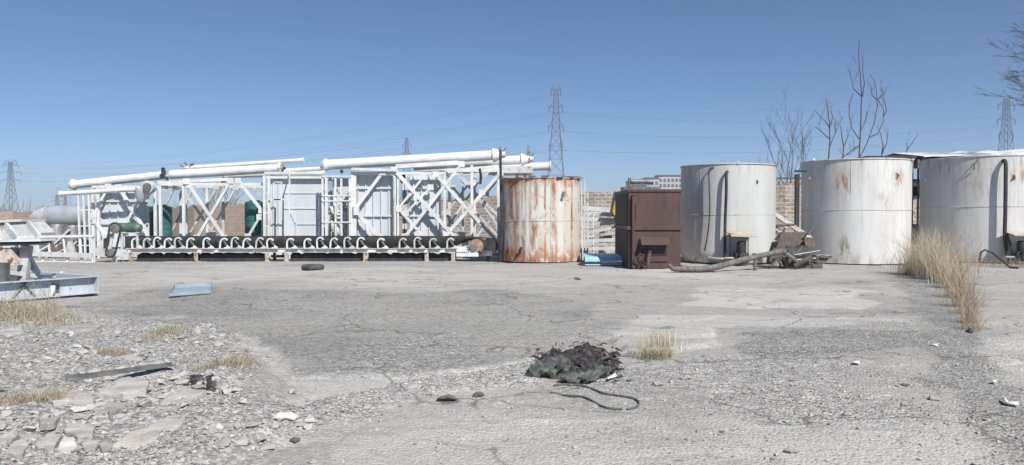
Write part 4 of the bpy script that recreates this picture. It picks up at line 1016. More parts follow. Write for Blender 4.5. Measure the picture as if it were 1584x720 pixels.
# service ladder module
def module():
    D = 29.6; t = thing('ladder_tower', (P(520, 300, D).x, D + .6, 0), 'narrow white ladder cage packed with pipes, right of the cabin', 'ladder cage', 'white steel plant frames standing in a row')
    for px in (499, 505, 519, 528, 541): MB().bar(P(px, 272, D), Vector((P(px, 272, D).x, D, 0)), .07 if px != 505 else .1).build('post', WH, t)
    b = MB()
    for py in (273, 303, 311, 344): b.bar(P(498, py, D - .04), P(543, py, D - .04), .05)
    b.build('rung', WH, t)
    MB().box2(P(505, 303, D + .5), P(516, 281, D + .75)).build('control_box', M['pale_blue'], t, bevel=.01)
    rs = random.Random(3); b = MB()
    for k in range(15):
        x0, x1 = rs.uniform(503, 543), rs.uniform(503, 543); y0 = rs.uniform(310, 350); D1 = D + rs.uniform(.3, 1.3)
        pts = [P(x0, y0, D1), P((x0 + x1) / 2, y0 + rs.uniform(-12, 12), D1 + .1), P(x1, rs.uniform(330, 380), D1)]; b.tube(pts, rs.uniform(.03, .07), 7)
    for (xa, ya, xb, yb) in ((503, 352, 528, 310), (540, 300, 520, 330), (519, 292, 528, 303), (543, 318, 532, 345), (510, 388, 514, 330), (534, 388, 530, 330)): b.bar(P(xa, ya, D + .6), P(xb, yb, D + .8), .08)
    b.build('pipework', M['white_b'], t, smooth=True)
    for px, py, s in ((517, 330, .28), (530, 340, .32), (512, 352, .3), (527, 358, .25)): MB().lathe(P(px, py, D + .9), [(s * .5, -s), (s, -s * .5), (s, s * .5), (s * .5, s)], 16, 'X').build('drum', M['white_b'], t, smooth=True)
    MB().box2(P(526, 268, D - .1), P(531, 263, D + .1)).build('dark_box', M['black'], t)
    b = MB(); b.box2(Vector((P(500, 0, D).x, D + 1.5, .1)), P(543, 276, D + 1.53)); b.build('back_panel', M['panel'], t)
module()
frame('plant_frame', 544, 613, 266, 29.7, 2.2, 'white frame with one bent brace and ribbed blue grey panels, right of the ladder cage',
    [(551, 322, 592, 267, .15), (551, 328, 585, 366, .15), (548, 326, 555, 326, .45)], None, [(545, 266), (549, 272), (612, 268)], panel=(548, 608, 270, 398, .30, 5, 3))
frame('plant_frame', 613, 690, 266, 29.7, 2.2, 'white frame with a long crossing brace and narrow panels, before the open last bay',
    [(610, 263, 702, 366, .17), (627, 366, 714, 254, .15), (655, 274, 617, 322, .1), (617, 324, 655, 366, .12), (666, 290, 628, 330, .1)], [(632, 330, 668, 372, .14), (645, 290, 620, 330), (686, 276, 640, 372), (690, 330, 720, 376, .12), (617, 276, 690, 372)], [(615, 268), (688, 268)], panel=(634, 682, 270, 398, .30, 4, 3))
frame('plant_frame', 690, 771, 262, 29.7, 2.2, 'open last white frame with many crossed braces beside the rusty tank',
    [(674, 270, 771, 376, .15), (774, 268, 690, 364, .17), (690, 362, 746, 298, .0901)], [(705, 268, 776, 340, .14), (735, 272, 690, 330), (688, 330, 716, 364, .12), (776, 322, 737, 366, .14), (700, 290, 776, 372), (712, 268, 772, 352), (748, 270, 692, 352), (716, 276, 716, 398), (752, 300, 772, 276)], [(730, 256), (771, 262)])
# gangway plates and chords between frames, under the pipes
def beam(px0, py0, px1, py1, D, w_, h, label, name='steel_beam', mat='white', group='white chords lying along the frame tops'):
    a = P(px0, py0, D); c = P(px1, py1, D); o = MB().bar(a, c, w_, h, (0, 0, 1) if 0 else (0, -1, 0)).build(name, M[mat], None, loc=tuple(a)); return tag(o, label, 'beam', group)
beam(246, 283, 354, 278, 30.0, .12, .25, 'pale beam along the top of the open crossed frame')
beam(410, 268, 500, 268, 30.05, .08, .2, 'thin beam along the cabin roof edge')
beam(613, 258, 709, 252, 30.1, .16, .3, 'flat white beam under the long pipe over the crossed frames')
beam(688, 266, 771, 259, 30.1, .16, .3, 'flat white beam over the last open frame')
beam(545, 262, 614, 264, 29.66, .10, .3, 'thin beam edging the bent brace frame', )

# long screw pipes
def pipe(pts, D, r, label, ends=(None, None), name='screw_pipe', D1=None):
    a = P(*pts[0], D); c = P(*pts[1], D1 or D); t = thing(name, tuple((a + c) / 2), label, 'pipe', 'long white screw conveyor pipes on top of the frames')
    b = MB(); b.tube([a, c], r, 24); b.build('tube', WH, t, smooth=True)
    d = (c - a).normalized()
    for e, p, s in ((ends[0], a, -1), (ends[1], c, 1)):
        if e == 'flange': MB().tube([p, p + d * s * .05], r * 1.35, 24).build('flange', WH, t, smooth=True)
        if e == 'cap': MB().tube([p - d * s * .12, p + d * s * .02, p + d * s * .14], [r * 1.05, r * 1.35, r * .9], 20).build('end_cap', WH, t, smooth=True)
        if e == 'round':
            MB().tube([p - d * s * .05, p + d * s * .05], r * 1.5, 8).build('flange', M['white_b'], t); MB().tube([p + d * s * .05, p + d * s * .12], [r * .7, r * .6], 16).build('end_plate', M['steel'], t, smooth=True); MB().tube([p + d * s * .12, p + d * s * .2], r * .2, 10).build('shaft', M['black'], t)
        if e == 'motor':
            MB().tube([p, p + d * s * .04, p + d * s * .3], [r * 1.4, r * 1.4, r * .9], 20).build('gearbox', WH, t, smooth=True)
            rs = random.Random(int(p.x * 10)); b = MB()
            for k in range(4): q = p + d * s * (.06 + .09 * k) * (r / .19); b.box(q + Vector((0, -r * .5, rs.uniform(-.06, .12))), (.05, .12, 1.2 * r), rs.uniform(-.5, .5)); 
            b.bar(p + d * s * .2 + Vector((0, 0, .0)), p + d * s * .32 + Vector((0, -.1, r + .12)), .04); b.bar(p + d * s * .34, p + d * s * .52 + Vector((0, -.1, r + .05)), .04); b.build('hanger_bracket', M['steel'], t)
            MB().tube([p + d * s * .3, p + d * s * .5], r * .65, 16).build('motor', M['white_b'], t, smooth=True)
    return t
t_ = pipe([(114, 286), (256, 271)], 30.5, .165, 'long thick pipe on the leftmost frame, rounded flange at its left end', ('cap', None))
b = MB(); q = P(257, 271, 30.4)
for k, (dx, dz) in enumerate(((-.12, -.05), (0, .08), (.1, -.15), (-.05, .2), (.03, -.3))): b.box((q.x + dx, q.y - .14, q.z + dz), (.10, .12, .16), .3 * k)
b.build('coupling', M['black'], t_)
pipe([(264, 270.5), (434, 260.5)], 30.5, .175, 'thick pipe over the crossed frame ending in an eight sided flange', (None, 'round'))
t_ = pipe([(95, 300), (228, 292)], 29.2, .085, 'slim pipe with a hanging white hopper head, lowest at the left', ('flange', None))
b = MB(); q = P(230, 290, 29.1); b.lathe(q, [(.12, -.2), (.24, -.18), (.24, .12), (.14, .2)], 20, 'Y'); b.build('gearbox', M['white_b'], t_, smooth=True)
MB().lathe(q + Vector((.05, -.22, 0)), [(.06, -.06), (.15, -.05), (.15, .02)], 18, 'Y').build('motor', M['steel'], t_, smooth=True)
q2 = P(219, 304, 29.2); MB().tube([q2 + Vector((.1, 0, .25)), q2, q2 - Vector((0.02, 0, .22))], [.32, .24, .08], 12).build('hopper_head', WH, t_, smooth=True)
pipe([(300, 259), (468, 248)], 30.6, .075, 'slim pipe lying highest over the crossed frame with an open dark end', ('motor', 'flange'))
pipe([(440, 264.5), (500, 261)], 30.6, .085, 'short slim pipe bridging the cabin roof', (None, None))
pipe([(504, 255.5), (762, 240.5)], 30.6, .20, 'thickest longest pipe from the ladder cage to beside the rusty tank', ('cap', 'motor'))
pipe([(640, 257), (806, 247.5)], 31.7, .185, 'second pipe back at the right, its motor end over the rusty tank', (None, 'motor'))
pipe([(650, 263), (850, 257.5)], 32.6, .17, 'furthest pipe at the right with a flanged end nearest the tall pylon', (None, 'flange'))
pipe([(350, 272), (498, 266)], 31.8, .12, 'low pipe lying behind the thick ones over the cabin', ('cap', 'cap'))
# carriers under the rear pipes, so nothing floats
sp = thing('pipe_rack', (P(770, 300, 31.5).x, 31.5, 0), 'white steel rack holding the rear pipe ends behind the rusty tank', 'rack')
b = MB()
for px in (776, 800, 812): b.bar(P(px, 262, 31.9), Vector((P(px, 262, 31.9).x, 31.9, 0)), .12)
b.build('post', WH, sp)
MB().box2(P(760, 268, 31.2), P(822, 262, 33.2)).build('deck', M['white_b'], sp)
o = MB().tube([P(742, 261, 29.4), P(744, 272, 29.4), P(743, 285, 29.4)], .05, 8).build('black_strap', M['black'], None, loc=tuple(P(742, 261, 29.4))); tag(o, 'black rubber strap hanging below the flat beam of the last frame', 'strap')

# green drums
def drum(px0, px1, py0, D, label):
    a = P(px0, py0, D); c = P(px1, py0, D); r = (c.x - a.x) / 2; cx = (a.x + c.x) / 2; H = a.z
    prof = [(r * .96, .02)]; n = 9
    for k in range(n):
        z0 = .05 + (H - .1) * k / n; dz = (H - .1) / n; prof += [(r, z0), (r, z0 + dz * .75), (r * .965, z0 + dz * .8), (r * .965, z0 + dz * .95)]
    prof += [(r, H - .08), (r * .93, H)]
    t = thing('green_drum', (cx, D, 0), label, 'drum', 'tall green ribbed drums inside the frames'); MB().lathe((cx, D, 0), prof, 40).build('shell', M['green'], t, smooth=True)
    MB().lathe((cx, D, H), [(r * .9, 0), (r * .5, .05), (r * .5, .08)], 30).build('lid', M['green'], t, smooth=True)
drum(231, 265, 320, 31.0, 'tall green ribbed drum behind the post at the leftmost frame')
drum(379, 409, 313, 31.0, 'tall green ribbed drum half hidden left of the cabin')
# ladder posts left of the first frame
lp = thing('ladder', (P(128, 300, 29.2).x, 29.2, 0), 'upright white ladder poles at the left end of the frame row', 'ladder')
for px, yt in ((121, 298), (129, 297), (137, 296)): MB().bar(P(px, yt, 29.2), Vector((P(px, yt, 29.2).x + .05, 29.2, 0)), .06).build('pole', WH, lp)
b = MB()
for py in (325, 350, 365, 380): b.bar(P(120, py, 29.24), P(143, py, 29.24), .035)
b.build('rung', WH, lp)
# rail frame left
rf = thing('low_rail_frame', (P(90, 400, 27).x, 27, 0), 'low white ladder shaped rail frame lying left of the conveyor drive', 'frame')
D = 27
b = MB(); b.bar(P(27, 367, D), P(146, 365, D), .08); b.build('top_rail', WH, rf)
b = MB(); b.bar(P(50, 393, D), P(143, 395.5, D), .16); b.build('middle_rail', M['white_b'], rf)
b = MB(); b.bar(P(40, 404.5, D), P(146, 406, D), .05); b.build('bottom_rail', WH, rf)
for (xa, ya, xb, yb) in ((74, 368, 77, 391), (98, 368, 101, 391), (124, 367, 126, 393), (57, 368, 60, 391), (48, 390, 50, 405), (66, 396, 67, 406), (84, 396, 85, 406), (104, 396, 105, 406), (125, 396, 126, 406), (143, 366, 144, 407), (145, 366, 146, 406)):
    a = P(xa, ya, D + .03); c = P(xb, yb, D + .03); MB().bar(a, c, .06, .05).build('upright', WH, rf)
for k, px in enumerate((60, 100, 143)):
    x = P(px, 400, D).x; MB().bar((x, D + .02, 0), (x, D + .02, P(px, 404, D).z), .07).build('foot', WH, rf)
# lying silo
D = 58; sl = thing('lying_silo', (P(95, 335, D).x, D, 0), 'grey blue silo lying on its side with a pale cone end, far left', 'silo')
a = P(70, 336.5, D); r = 17 / F * D
MB().tube([P(48, 338, D), P(56, 336.5, D), P(76, 335, D)], [.22, r * .6, r * .99], 36).build('cone', M['white_b'], sl, smooth=True)
MB().tube([P(76, 335, D), P(88, 335, D), P(137, 335, D)], [r * .99, r * 1.0, r], 36).build('shell', paint('silo_grey', (.31, .335, .36), (.24, .26, .28), 1.2), sl, smooth=True)
for px in (72, 95, 118): MB().prism([(P(px, 0, D).x - .9, D - .1, 0), (P(px, 0, D).x + .9, D - .1, 0), (P(px, 0, D).x + .7, D - .1, .95), (P(px, 0, D).x - .7, D - .1, .95)], (0, .3, 0)).build('cradle', M['wood_dark'], sl)
# grey container shapes under/near silo
rs = random.Random(21)
for k, (px, D, w_, h, col, lb) in enumerate(((62, 44, 1.2, .8, 'rusty_leg', 'rust brown scrap hopper left of the low rail frame'), (88, 36, .9, 1.15, 'steel', 'grey steel cylinder stub behind the low rail frame, left one'), (112, 36, .8, 1.1, 'steel', 'grey steel cylinder stub behind the low rail frame, right one'), (32, 30, 1.3, 1.2, 'white_b', 'white angular hopper behind the left machine deck'))):
    p = P(px, 380, D); t = thing('scrap_hopper' if k in (0, 3) else 'steel_stub', (p.x, D, 0), lb, 'scrap', None)
    if k in (0, 3):
        b = MB(); b.prism([(p.x - w_ * .5, D, .25), (p.x + w_ * .5, D, .25), (p.x + w_ * .6, D, h * .8), (p.x + w_ * .25, D, h + .2), (p.x - w_ * .4, D, h + .2), (p.x - w_ * .6, D, h * .8)], (0, 1, 0)); b.build('body', M[col], t)
        for s in (-1, 1): MB().bar((p.x + s * w_ * .4, D + .3, 0), (p.x + s * w_ * .4, D + .3, .24), .1).build('leg', M[col], t)
    else: MB().lathe((p.x, D, 0), [(w_ * .5, 0), (w_ * .5, h), (w_ * .42, h + .1)], 24).build('shell', M[col], t, smooth=True); MB().bar((p.x - w_, D - .1 - w_ / 2, .1), (p.x + w_ * .2, D - .1 - w_ / 2, h * .9), .09).build('brace', M['white_b'], t)

rs = random.Random(41); D = 29.5; cl = thing('scrap_heap', (P(95, 390, D).x, D, 0), 'dark jumble of scrap behind the low rail frame at the left', 'scrap heap')
for k in range(26):
    px = 55 + 88 * rs.random(); x = P(px, 380, D).x; y = D + rs.uniform(-.4, 1.2); h = rs.uniform(.1, .75)
    if k % 3: MB().prism([(x - .15, y, 0), (x + rs.uniform(.1, .35), y, 0), (x + rs.uniform(.0, .3), y, h), (x - rs.uniform(0, .2), y, h * rs.uniform(.7, 1.1))], (rs.uniform(-.1, .1), .15, 0)).build('dark_chunk', M[rs.choice(['steel', 'wood_dark', 'black', 'rail'])], cl)
    else: MB().bar((x - rs.uniform(.1, .5), y, .02), (x + rs.uniform(.1, .5), y + .2, h + .2), .05).build('loose_bar', M[rs.choice(['steel', 'white_b', 'rusty_leg'])], cl)
# ------------------------------------------------------------------ left front machine frame
def machine():
    c0 = G(145, 457); u = (G(0, 470) - c0); u.z = 0; u.normalize(); v = Vector((-u.y, u.x, 0)); 
    if v.y < 0: v = -v
    H = EYE - (427 - HOR) / F * c0.y; L = 4.2; W = 3.6
    t = thing('machine_base_frame', (c0.x - 1, c0.y + .4, 0), 'white and blue grey channel steel machine frame at the left front', 'frame')
    C0 = Vector((c0.x, c0.y, 0)); z0 = .05
    def channel(p, q, out, mat, name='channel'):
        b = MB(); p = Vector(p); q = Vector(q); out = Vector(out); d = (q - p).normalized()
        b.prism([p + Vector((0, 0, z0)), p + Vector((0, 0, H)), p + Vector((0, 0, H)) - out * .012, p + Vector((0, 0, z0)) - out * .012], q - p)
        b.prism([p + Vector((0, 0, H - .015)), p + Vector((0, 0, H)), p + Vector((0, 0, H)) + out * .14, p + Vector((0, 0, H - .015)) + out * .14], q - p)
        b.prism([p + Vector((0, 0, z0)), p + Vector((0, 0, z0 + .02)), p + Vector((0, 0, z0 + .02)) + out * .14, p + Vector((0, 0, z0)) + out * .14], q - p)
        b.build(name, mat, t)
    bluegrey = paint('channel_blue_grey', (.47, .52, .57), (.36, .39, .42), 2.5, (1, 1, .6), rust=(.20, .12, .08), rust_lo=.60, rust_hi=.74, rscale=3)
    channel(C0 - v * 0, C0 + u * L, -v, bluegrey)
    channel(C0 + v * W, C0 + v * W + u * L, v, M['white_b'])
    # end plate at the right corner
    b = MB(); b.prism([C0 + Vector((0, 0, z0)) - v * .14, C0 + Vector((0, 0, H)) - v * .14, C0 + Vector((0, 0, H)) + v * .0, C0 + Vector((0, 0, z0)) + v * .0], -u * .015); b.build('end_plate', bluegrey, t)
    channel(C0 + u * .02, C0 + u * .02 + v * W, -u, bluegrey, 'cross_channel')
    # gussets
    for f in (1.15, 1.55):
        p = C0 + u * f - v * .015; MB().bar(p + Vector((0, 0, .08)), p + Vector((0, 0, H - .03)) + u * .25 * (1 if f < 1.3 else -1), .03, .03).build('stiffener', M['steel'], t)
    MB().box(C0 + u * .78 - v * .05 + Vector((0, 0, .24)), (.12, .05, .10), .9).build('bolt_plate', M['black'], t)
    b = MB(); q = C0 + u * .86 - v * .09 + Vector((0, 0, .22)); b.tube([q + Vector((0, 0, .03)), q + Vector((.02, -.04, -.05)), q + Vector((0, -.06, -.16))], [.05, .04, .02], 8); b.build('hook', M['white'], t, smooth=True)
    # inner cross tubes on top
    Dm = 16.2
    b = MB(); b.bar(P(10, 421, 15.2), P(60, 428, 16.0), .09); b.bar(P(60, 428, 16.0), P(97, 427, 16.6), .06); b.bar(P(97, 430, 16.6), P(96, 420, 16.6), .06); b.bar(P(60, 432, 16.0), P(54, 420, 16.6), .10); b.build('cross_tube', M['white'], t)
    # strut
    b = MB(); b.bar(Vector((P(33, 424, 15.6).x, 15.6, .2)), P(42, 380, 15.6), .19, .12); b.build('strut', M['white_b'], t)
    b = MB(); b.bar(P(36, 385, 15.75), P(58, 424, 15.9), .10, .1); b.build('brace', M['white'], t)
    # deck beam
    b = MB(); b.bar(P(-60, 374, 15.5), P(75, 371.5, 15.5), .04, .5, (0, -1, 0)); b.bar(P(-60, 380, 15.72), P(74, 376.5, 15.72), .06, .06); b.build('deck_beam', M['white'], t)
    b = MB(); b.bar(P(-60, 377, 15.55), P(73, 374, 15.55), .055, .30); b.build('deck_underside', M['black'], t)
    # upper rails and posts
    b = MB(); b.bar(P(-50, 346, 17.2), P(52, 341, 17.2), .05, .9); b.bar(P(-50, 350, 17.0), P(48, 344.5, 17.0), .06); b.build('upper_deck', M['white_b'], t)
    b = MB(); b.bar(P(9, 349, 16.8), P(28, 372, 15.7), .14, .06); b.bar(P(44, 346, 17), P(60, 367, 16.2), .12, .06); b.bar(P(-5, 352, 17), P(-2, 372, 15.7), .1); b.bar(P(16, 384, 15.9), P(28, 389, 16), .1); b.bar(P(27, 386, 16), P(27, 366, 17), .06); b.build('upper_strut', M['white'], t)
    # stained hopper
    hp = paint('stained_hopper_paint', (.60, .56, .52), (.45, .38, .32), 5, rust=(.30, .12, .04), rust_lo=.52, rust_hi=.62, rscale=6)
    b = MB(); b.prism([P(-30, 386, 15.3), P(15, 386, 15.3), P(28, 411, 15.3), P(-30, 411, 15.3)], (-.2, .9, 0)); b.build('stained_hopper', hp, t)
    b = MB(); b.prism([P(-20, 407, 14.8), P(8.5, 407, 14.8), P(8.5, 437, 14.8), P(-20, 437, 14.8)], (0, .14, 0)); b.build('side_plate', M['steel'], t)
    # dirt lying in the frame
    vv = []; ff = []; n = 26; rs = np.random.RandomState(1)
    for i in range(n):
        for j in range(n):
            f, g = i / (n - 1), j / (n - 1); p = C0 + u * (.1 + 2.6 * f) + v * (.2 + 2.6 * g); e = math.sin(math.pi * f) ** .5 * math.sin(math.pi * g) ** .5
            vv.append((p.x, p.y, .0 + e * (.26 + .12 * float(fbm(np.array([p.x * 3]), np.array([p.y * 3]), 4, 5)[0]))))
    for i in range(n - 1):
        for j in range(n - 1): a = i * n + j; ff.append([a, a + n, a + n + 1, a + 1])
    o = MB().add(vv, ff).build('dirt_heap', M['char'], None, loc=(c0.x - 1.5, c0.y + 1, 0), smooth=True); tag(o, 'dark heap of dirt lying inside the left front machine frame', 'dirt heap')
machine()

# ------------------------------------------------------------------ timber debris between white tanks
def debris():
    D = 23.6; g = 'grey timber scrap heaped between the first two white tanks'
    def slab(name, poly, dd, th, mat, label, cat='board', slope=(0, .25, .1)):
        pts = [P(x, y, D + dd) for x, y in poly]; o = MB().prism(pts, slope).build(name, M[mat], None, loc=(pts[0].x, D + dd, 0)); tag(o, label, cat, g); return o
    slab('timber_board', [(1203, 373), (1213, 361), (1250, 360.5), (1245, 370), (1225, 372)], .5, .05, 'wood', 'flat top board of the timber heap', slope=(0, .35, .03))
    slab('timber_board', [(1199, 376), (1238, 370), (1243, 373), (1228, 384), (1194, 392)], .3, .05, 'wood_dark', 'dark sagging board under the flat top one', slope=(0, .3, .02))
    slab('timber_board', [(1244, 371), (1268, 366), (1269, 371), (1258, 388), (1248, 390)], .3, .05, 'wood', 'tilted board at the right end of the timber heap', slope=(.05, .12, .0))
    slab('timber_board', [(1192, 392), (1206, 384), (1222, 384), (1222, 395), (1190, 410)], .2, .05, 'wood_dark', 'board lying lowest at the left of the timber heap', slope=(0, .3, 0))
    slab('timber_board', [(1262, 407), (1258, 399), (1284, 397), (1276, 408)], .4, .05, 'wood', 'greyish triangular board leaning at the heap, right foot', slope=(0, .1, 0))
    def stick(a, b_, r, dd, label, mat='wood', dd2=None, name='timber_pole', cat='pole'):
        p = P(*a, D + dd); q = P(*b_, D + (dd2 if dd2 is not None else dd))
        for w_ in (p, q):
            if w_.z < .04: w_.z = r
        m = (p + q) / 2 + Vector((0, 0, .02)); o = MB().tube([p, p.lerp(m, .5), m, q], [r, r * 1.05, r, r * .85], 9).build(name, M[mat], None, loc=tuple(p), smooth=True); tag(o, label, cat, g)
    stick((1201, 350), (1229, 348), .045, .9, 'rough pole lying level across the very top of the heap')
    stick((1204, 376), (1215, 353), .04, .2, 'steep short pole leaning at the left of the top board')
    stick((1250, 364), (1259, 350), .03, .35, 'thin stick with a pale tip pointing up right', 'steel')
    stick((1208, 388), (1236, 408), .07, -.1, 'thick pale pole sloping down to the right in the heap', 'pipe_grey')
    stick((1230, 412), (1256, 398), .075, -.1, 'short fat pale log at the front of the heap', 'pipe_grey', -.3)
    stick((1193, 412), (1203, 400), .04, -.1, 'left leg of the small trestle in the heap', 'wood_dark')
    stick((1210, 413), (1202, 400), .04, -.1, 'right leg of the small trestle in the heap', 'wood_dark')
    stick((1217, 410), (1210, 396), .04, .1, 'short prop between the trestle and the thick pole', 'wood_dark')
    stick((1216, 412), (1226, 392), .04, .1, 'slanted prop left of the dark motor in the heap', 'wood_dark')
    stick((1256, 396), (1286, 396), .03, .3, 'slim pipe with a yellowed tip sticking right out of the heap', 'steel')
    stick((1270, 408), (1287, 397), .03, .5, 'thin leaning rod under the yellow tipped pipe', 'wood')
    # white beams behind
    for (a, b_, lb) in (((1196, 330), (1228, 352), 'white beam slanting down behind the timber heap, upper one'), ((1196, 352), (1212, 366), 'short white beam behind the heap, lower one')):
        p = P(*a, 27); q = P(*b_, 26); q2 = q.lerp(p, -.9); 
        o = MB().bar(p, q2, .14).build('steel_beam', M['white_b'], None, loc=tuple(q)); tag(o, lb, 'beam')
    # dark core: an old winch
    p = Vector((P(1236, 395, D + .4).x, D + .45, 0)); t = thing('scrap_winch', tuple(p), 'grimy black winch body buried in the middle of the timber heap', 'machine')
    b = MB(); b.lathe(p + Vector((-.1, 0, .38)), [(.2, -.35), (.34, -.33), (.34, .33), (.2, .35)], 20, 'X'); b.build('drum', M['black'], t, smooth=True)
    b = MB(); b.box2(p + Vector((.15, -.1, .1)), p + Vector((.34, .3, .95))); b.box2(p + Vector((-.5, -.15, 0)), p + Vector((.7, .3, .12))); b.build('frame', M['wood_dark'], t, bevel=.01)
    b = MB()
    for k in range(8): b.tube([p + Vector((rnd.uniform(-.5, .5), -.35, rnd.uniform(.1, .6))), p + Vector((rnd.uniform(-.4, .6), -.3, rnd.uniform(.2, .8)))], rnd.uniform(.015, .04), 6)
    b.build('linkage', M['steel'], t)
    # long muddy pipe / log on the ground
    pts = [P(1042, 421, 22.0), P(1052, 421.5, 22.0), P(1085, 421, 22.0), P(1110, 413, 22.3), P(1150, 402, 22.8), P(1185, 394, 23.2), P(1208, 389, 23.4), P(1216, 390, 23.4)]
    for q in pts[:3]: q.z = .10
    t = thing('long_log', tuple(pts[3]), 'long muddy grey pole running from the brown box up onto the timber heap', 'log')
    MB().tube(pts, [.07, .08, .085, .09, .085, .08, .09, .06], 12).build('shaft', M['pipe_grey'], t, smooth=True)
    b = MB(); b.tube([pts[0] + Vector((0, 0, -.02)), pts[0] + Vector((-.12, .05, .12))], .06, 8); b.tube([P(1168, 400, 23), Vector((P(1168, 400, 23).x, 23, 0))], .05, 8); b.tube([P(1105, 415, 22.3), Vector((P(1104, 415, 22.2).x, 22.15, 0))], .04, 8); b.build('stub', M['pipe_grey'], t, smooth=True)
debris()
# ------------------------------------------------------------------ small ground things
def place_on(p): p = Vector(p); p.z = gh(p); return p
def sheet_box():
    a = G(262, 461); c = G(327, 456); d = G(270, 447.5); t = Vector((0, 0, .075)); a.z = c.z = d.z = .02
    o = MB(); v = (d - a); v.z = 0
    P4 = [a, c, c + v, a + v]; lo = [q + Vector((0, 0, -.01)) for q in P4]
    for i in range(4): q0, q1 = P4[i], P4[(i+1) % 4]; o.prism([q0, q1, q1 + t, q0 + t], (Vector((0, 0, 1)).cross(q1 - q0)).normalized() * .01)
    o.prism(P4, (0, 0, .012)); o = o.build('metal_tray', M['pale_blue'], None, loc=tuple(place_on(a))); tag(o, 'shallow pale blue metal tray lying on the concrete at the left', 'tray')
sheet_box()
p = place_on(G(484, 418)); b = MB(); 
for s in [0]:
    prof = [(.19, .02), (.24, .0), (.30, .01), (.335, .05), (.335, .11), (.30, .15), (.24, .16), (.19, .14)]; n = 32; vv = []; ff = []
    for (r_, z) in prof:
        for k in range(n): a = 2 * math.pi * k / n; vv.append((p.x + r_ * math.cos(a), p.y + r_ * math.sin(a), p.z + z))
    m = len(prof)
    for i in range(m):
        for k in range(n): ff.append([i*n+k, i*n+(k+1) % n, ((i+1) % m)*n+(k+1) % n, ((i+1) % m)*n+k])
    b.add(vv, ff)
tag(b.build('tyre', M['tyre'], None, loc=tuple(p), smooth=True), 'worn black tyre lying flat before the conveyor', 'tyre')
# rusty rail on the rubble
a = place_on(G(103, 612)); c = place_on(G(268, 580)); a.z += .03; c.z += .06
o = MB(); dd = (c - a); sdv = dd.cross(Vector((0, 0, 1))).normalized()
o.bar(a, c, .045, .008, (0, 0, 1)); o.bar(a - sdv * .024 + Vector((0, 0, .025)), c - sdv * .024 + Vector((0, 0, .016)), .008, .032, (0, 0, 1)); 
tag(o.build('steel_angle', M['steel'], None, loc=tuple(a)), 'weathered grey steel angle lying across the stony ground at the left', 'steel bar')

# stones that stand out
slabc = {}
def rockmat(name, c, c2): return paint(name, c, c2, 4, rough=.95, bump=.9, bdist=.02, fine=22)
RM = {'pale': rockmat('pale_concrete', (.44, .42, .39), (.30, .29, .275)), 'cream': rockmat('cream_concrete', (.46, .43, .38), (.33, .315, .295)), 'grey': rockmat('grey_rock', (.36, .345, .325), (.25, .24, .23)), 'dark': rockmat('dark_rock', (.13, .125, .125), (.08, .075, .075)), 'white': rockmat('white_rock', (.60, .59, .56), (.48, .47, .45))}
def flat_slab(poly, th, mat, label, seed, group='broken concrete pieces in the rubble', tilt=0):
    rs = random.Random(seed); pts = []
    n = len(poly)
    for i in range(n):
        a, c = poly[i], poly[(i + 1) % n]
        for k in range(5):
            f = k / 5; pts.append((a[0] * (1 - f) + c[0] * f + rs.uniform(-1, 1) * .9, a[1] * (1 - f) + c[1] * f + rs.uniform(-.6, .6)))
    g0 = [G(x, y, 0) for x, y in pts]; cx = sum(p.x for p in g0) / len(g0); cy = sum(p.y for p in g0) / len(g0); zb = gh((cx, cy))
    b = MB(); rings = [(.98, -.04), (1.0, th * .35), (.985, th * .75), (.93, th), (.6, th * 1.06), (.25, th * 1.04)]; vv = []; ff = []; m = len(g0)
    for f, z in rings:
        for i, p in enumerate(g0):
            x = cx + (p.x - cx) * f; y = cy + (p.y - cy) * f
            nz = (float(fbm(np.array([x * 14.]), np.array([y * 14.]), 3, seed)[0]) - .5) * .025 * (1 if z > 0 else 0)
            vv.append((x, y, zb + z + nz + tilt * (y - cy)))
    vv.append((cx, cy, zb + th * 1.03)); 
    for r_ in range(len(rings) - 1):
        for i in range(m): ff.append([r_*m+i, r_*m+(i+1) % m, (r_+1)*m+(i+1) % m, (r_+1)*m+i])
    for i in range(m): ff.append([(len(rings)-1)*m+i, (len(rings)-1)*m+(i+1) % m, len(vv)-1])
    b.add(vv, ff); o = b.build('concrete_piece', RM[mat], None, loc=(cx, cy, zb), smooth=True); tag(o, label, 'concrete piece', group)
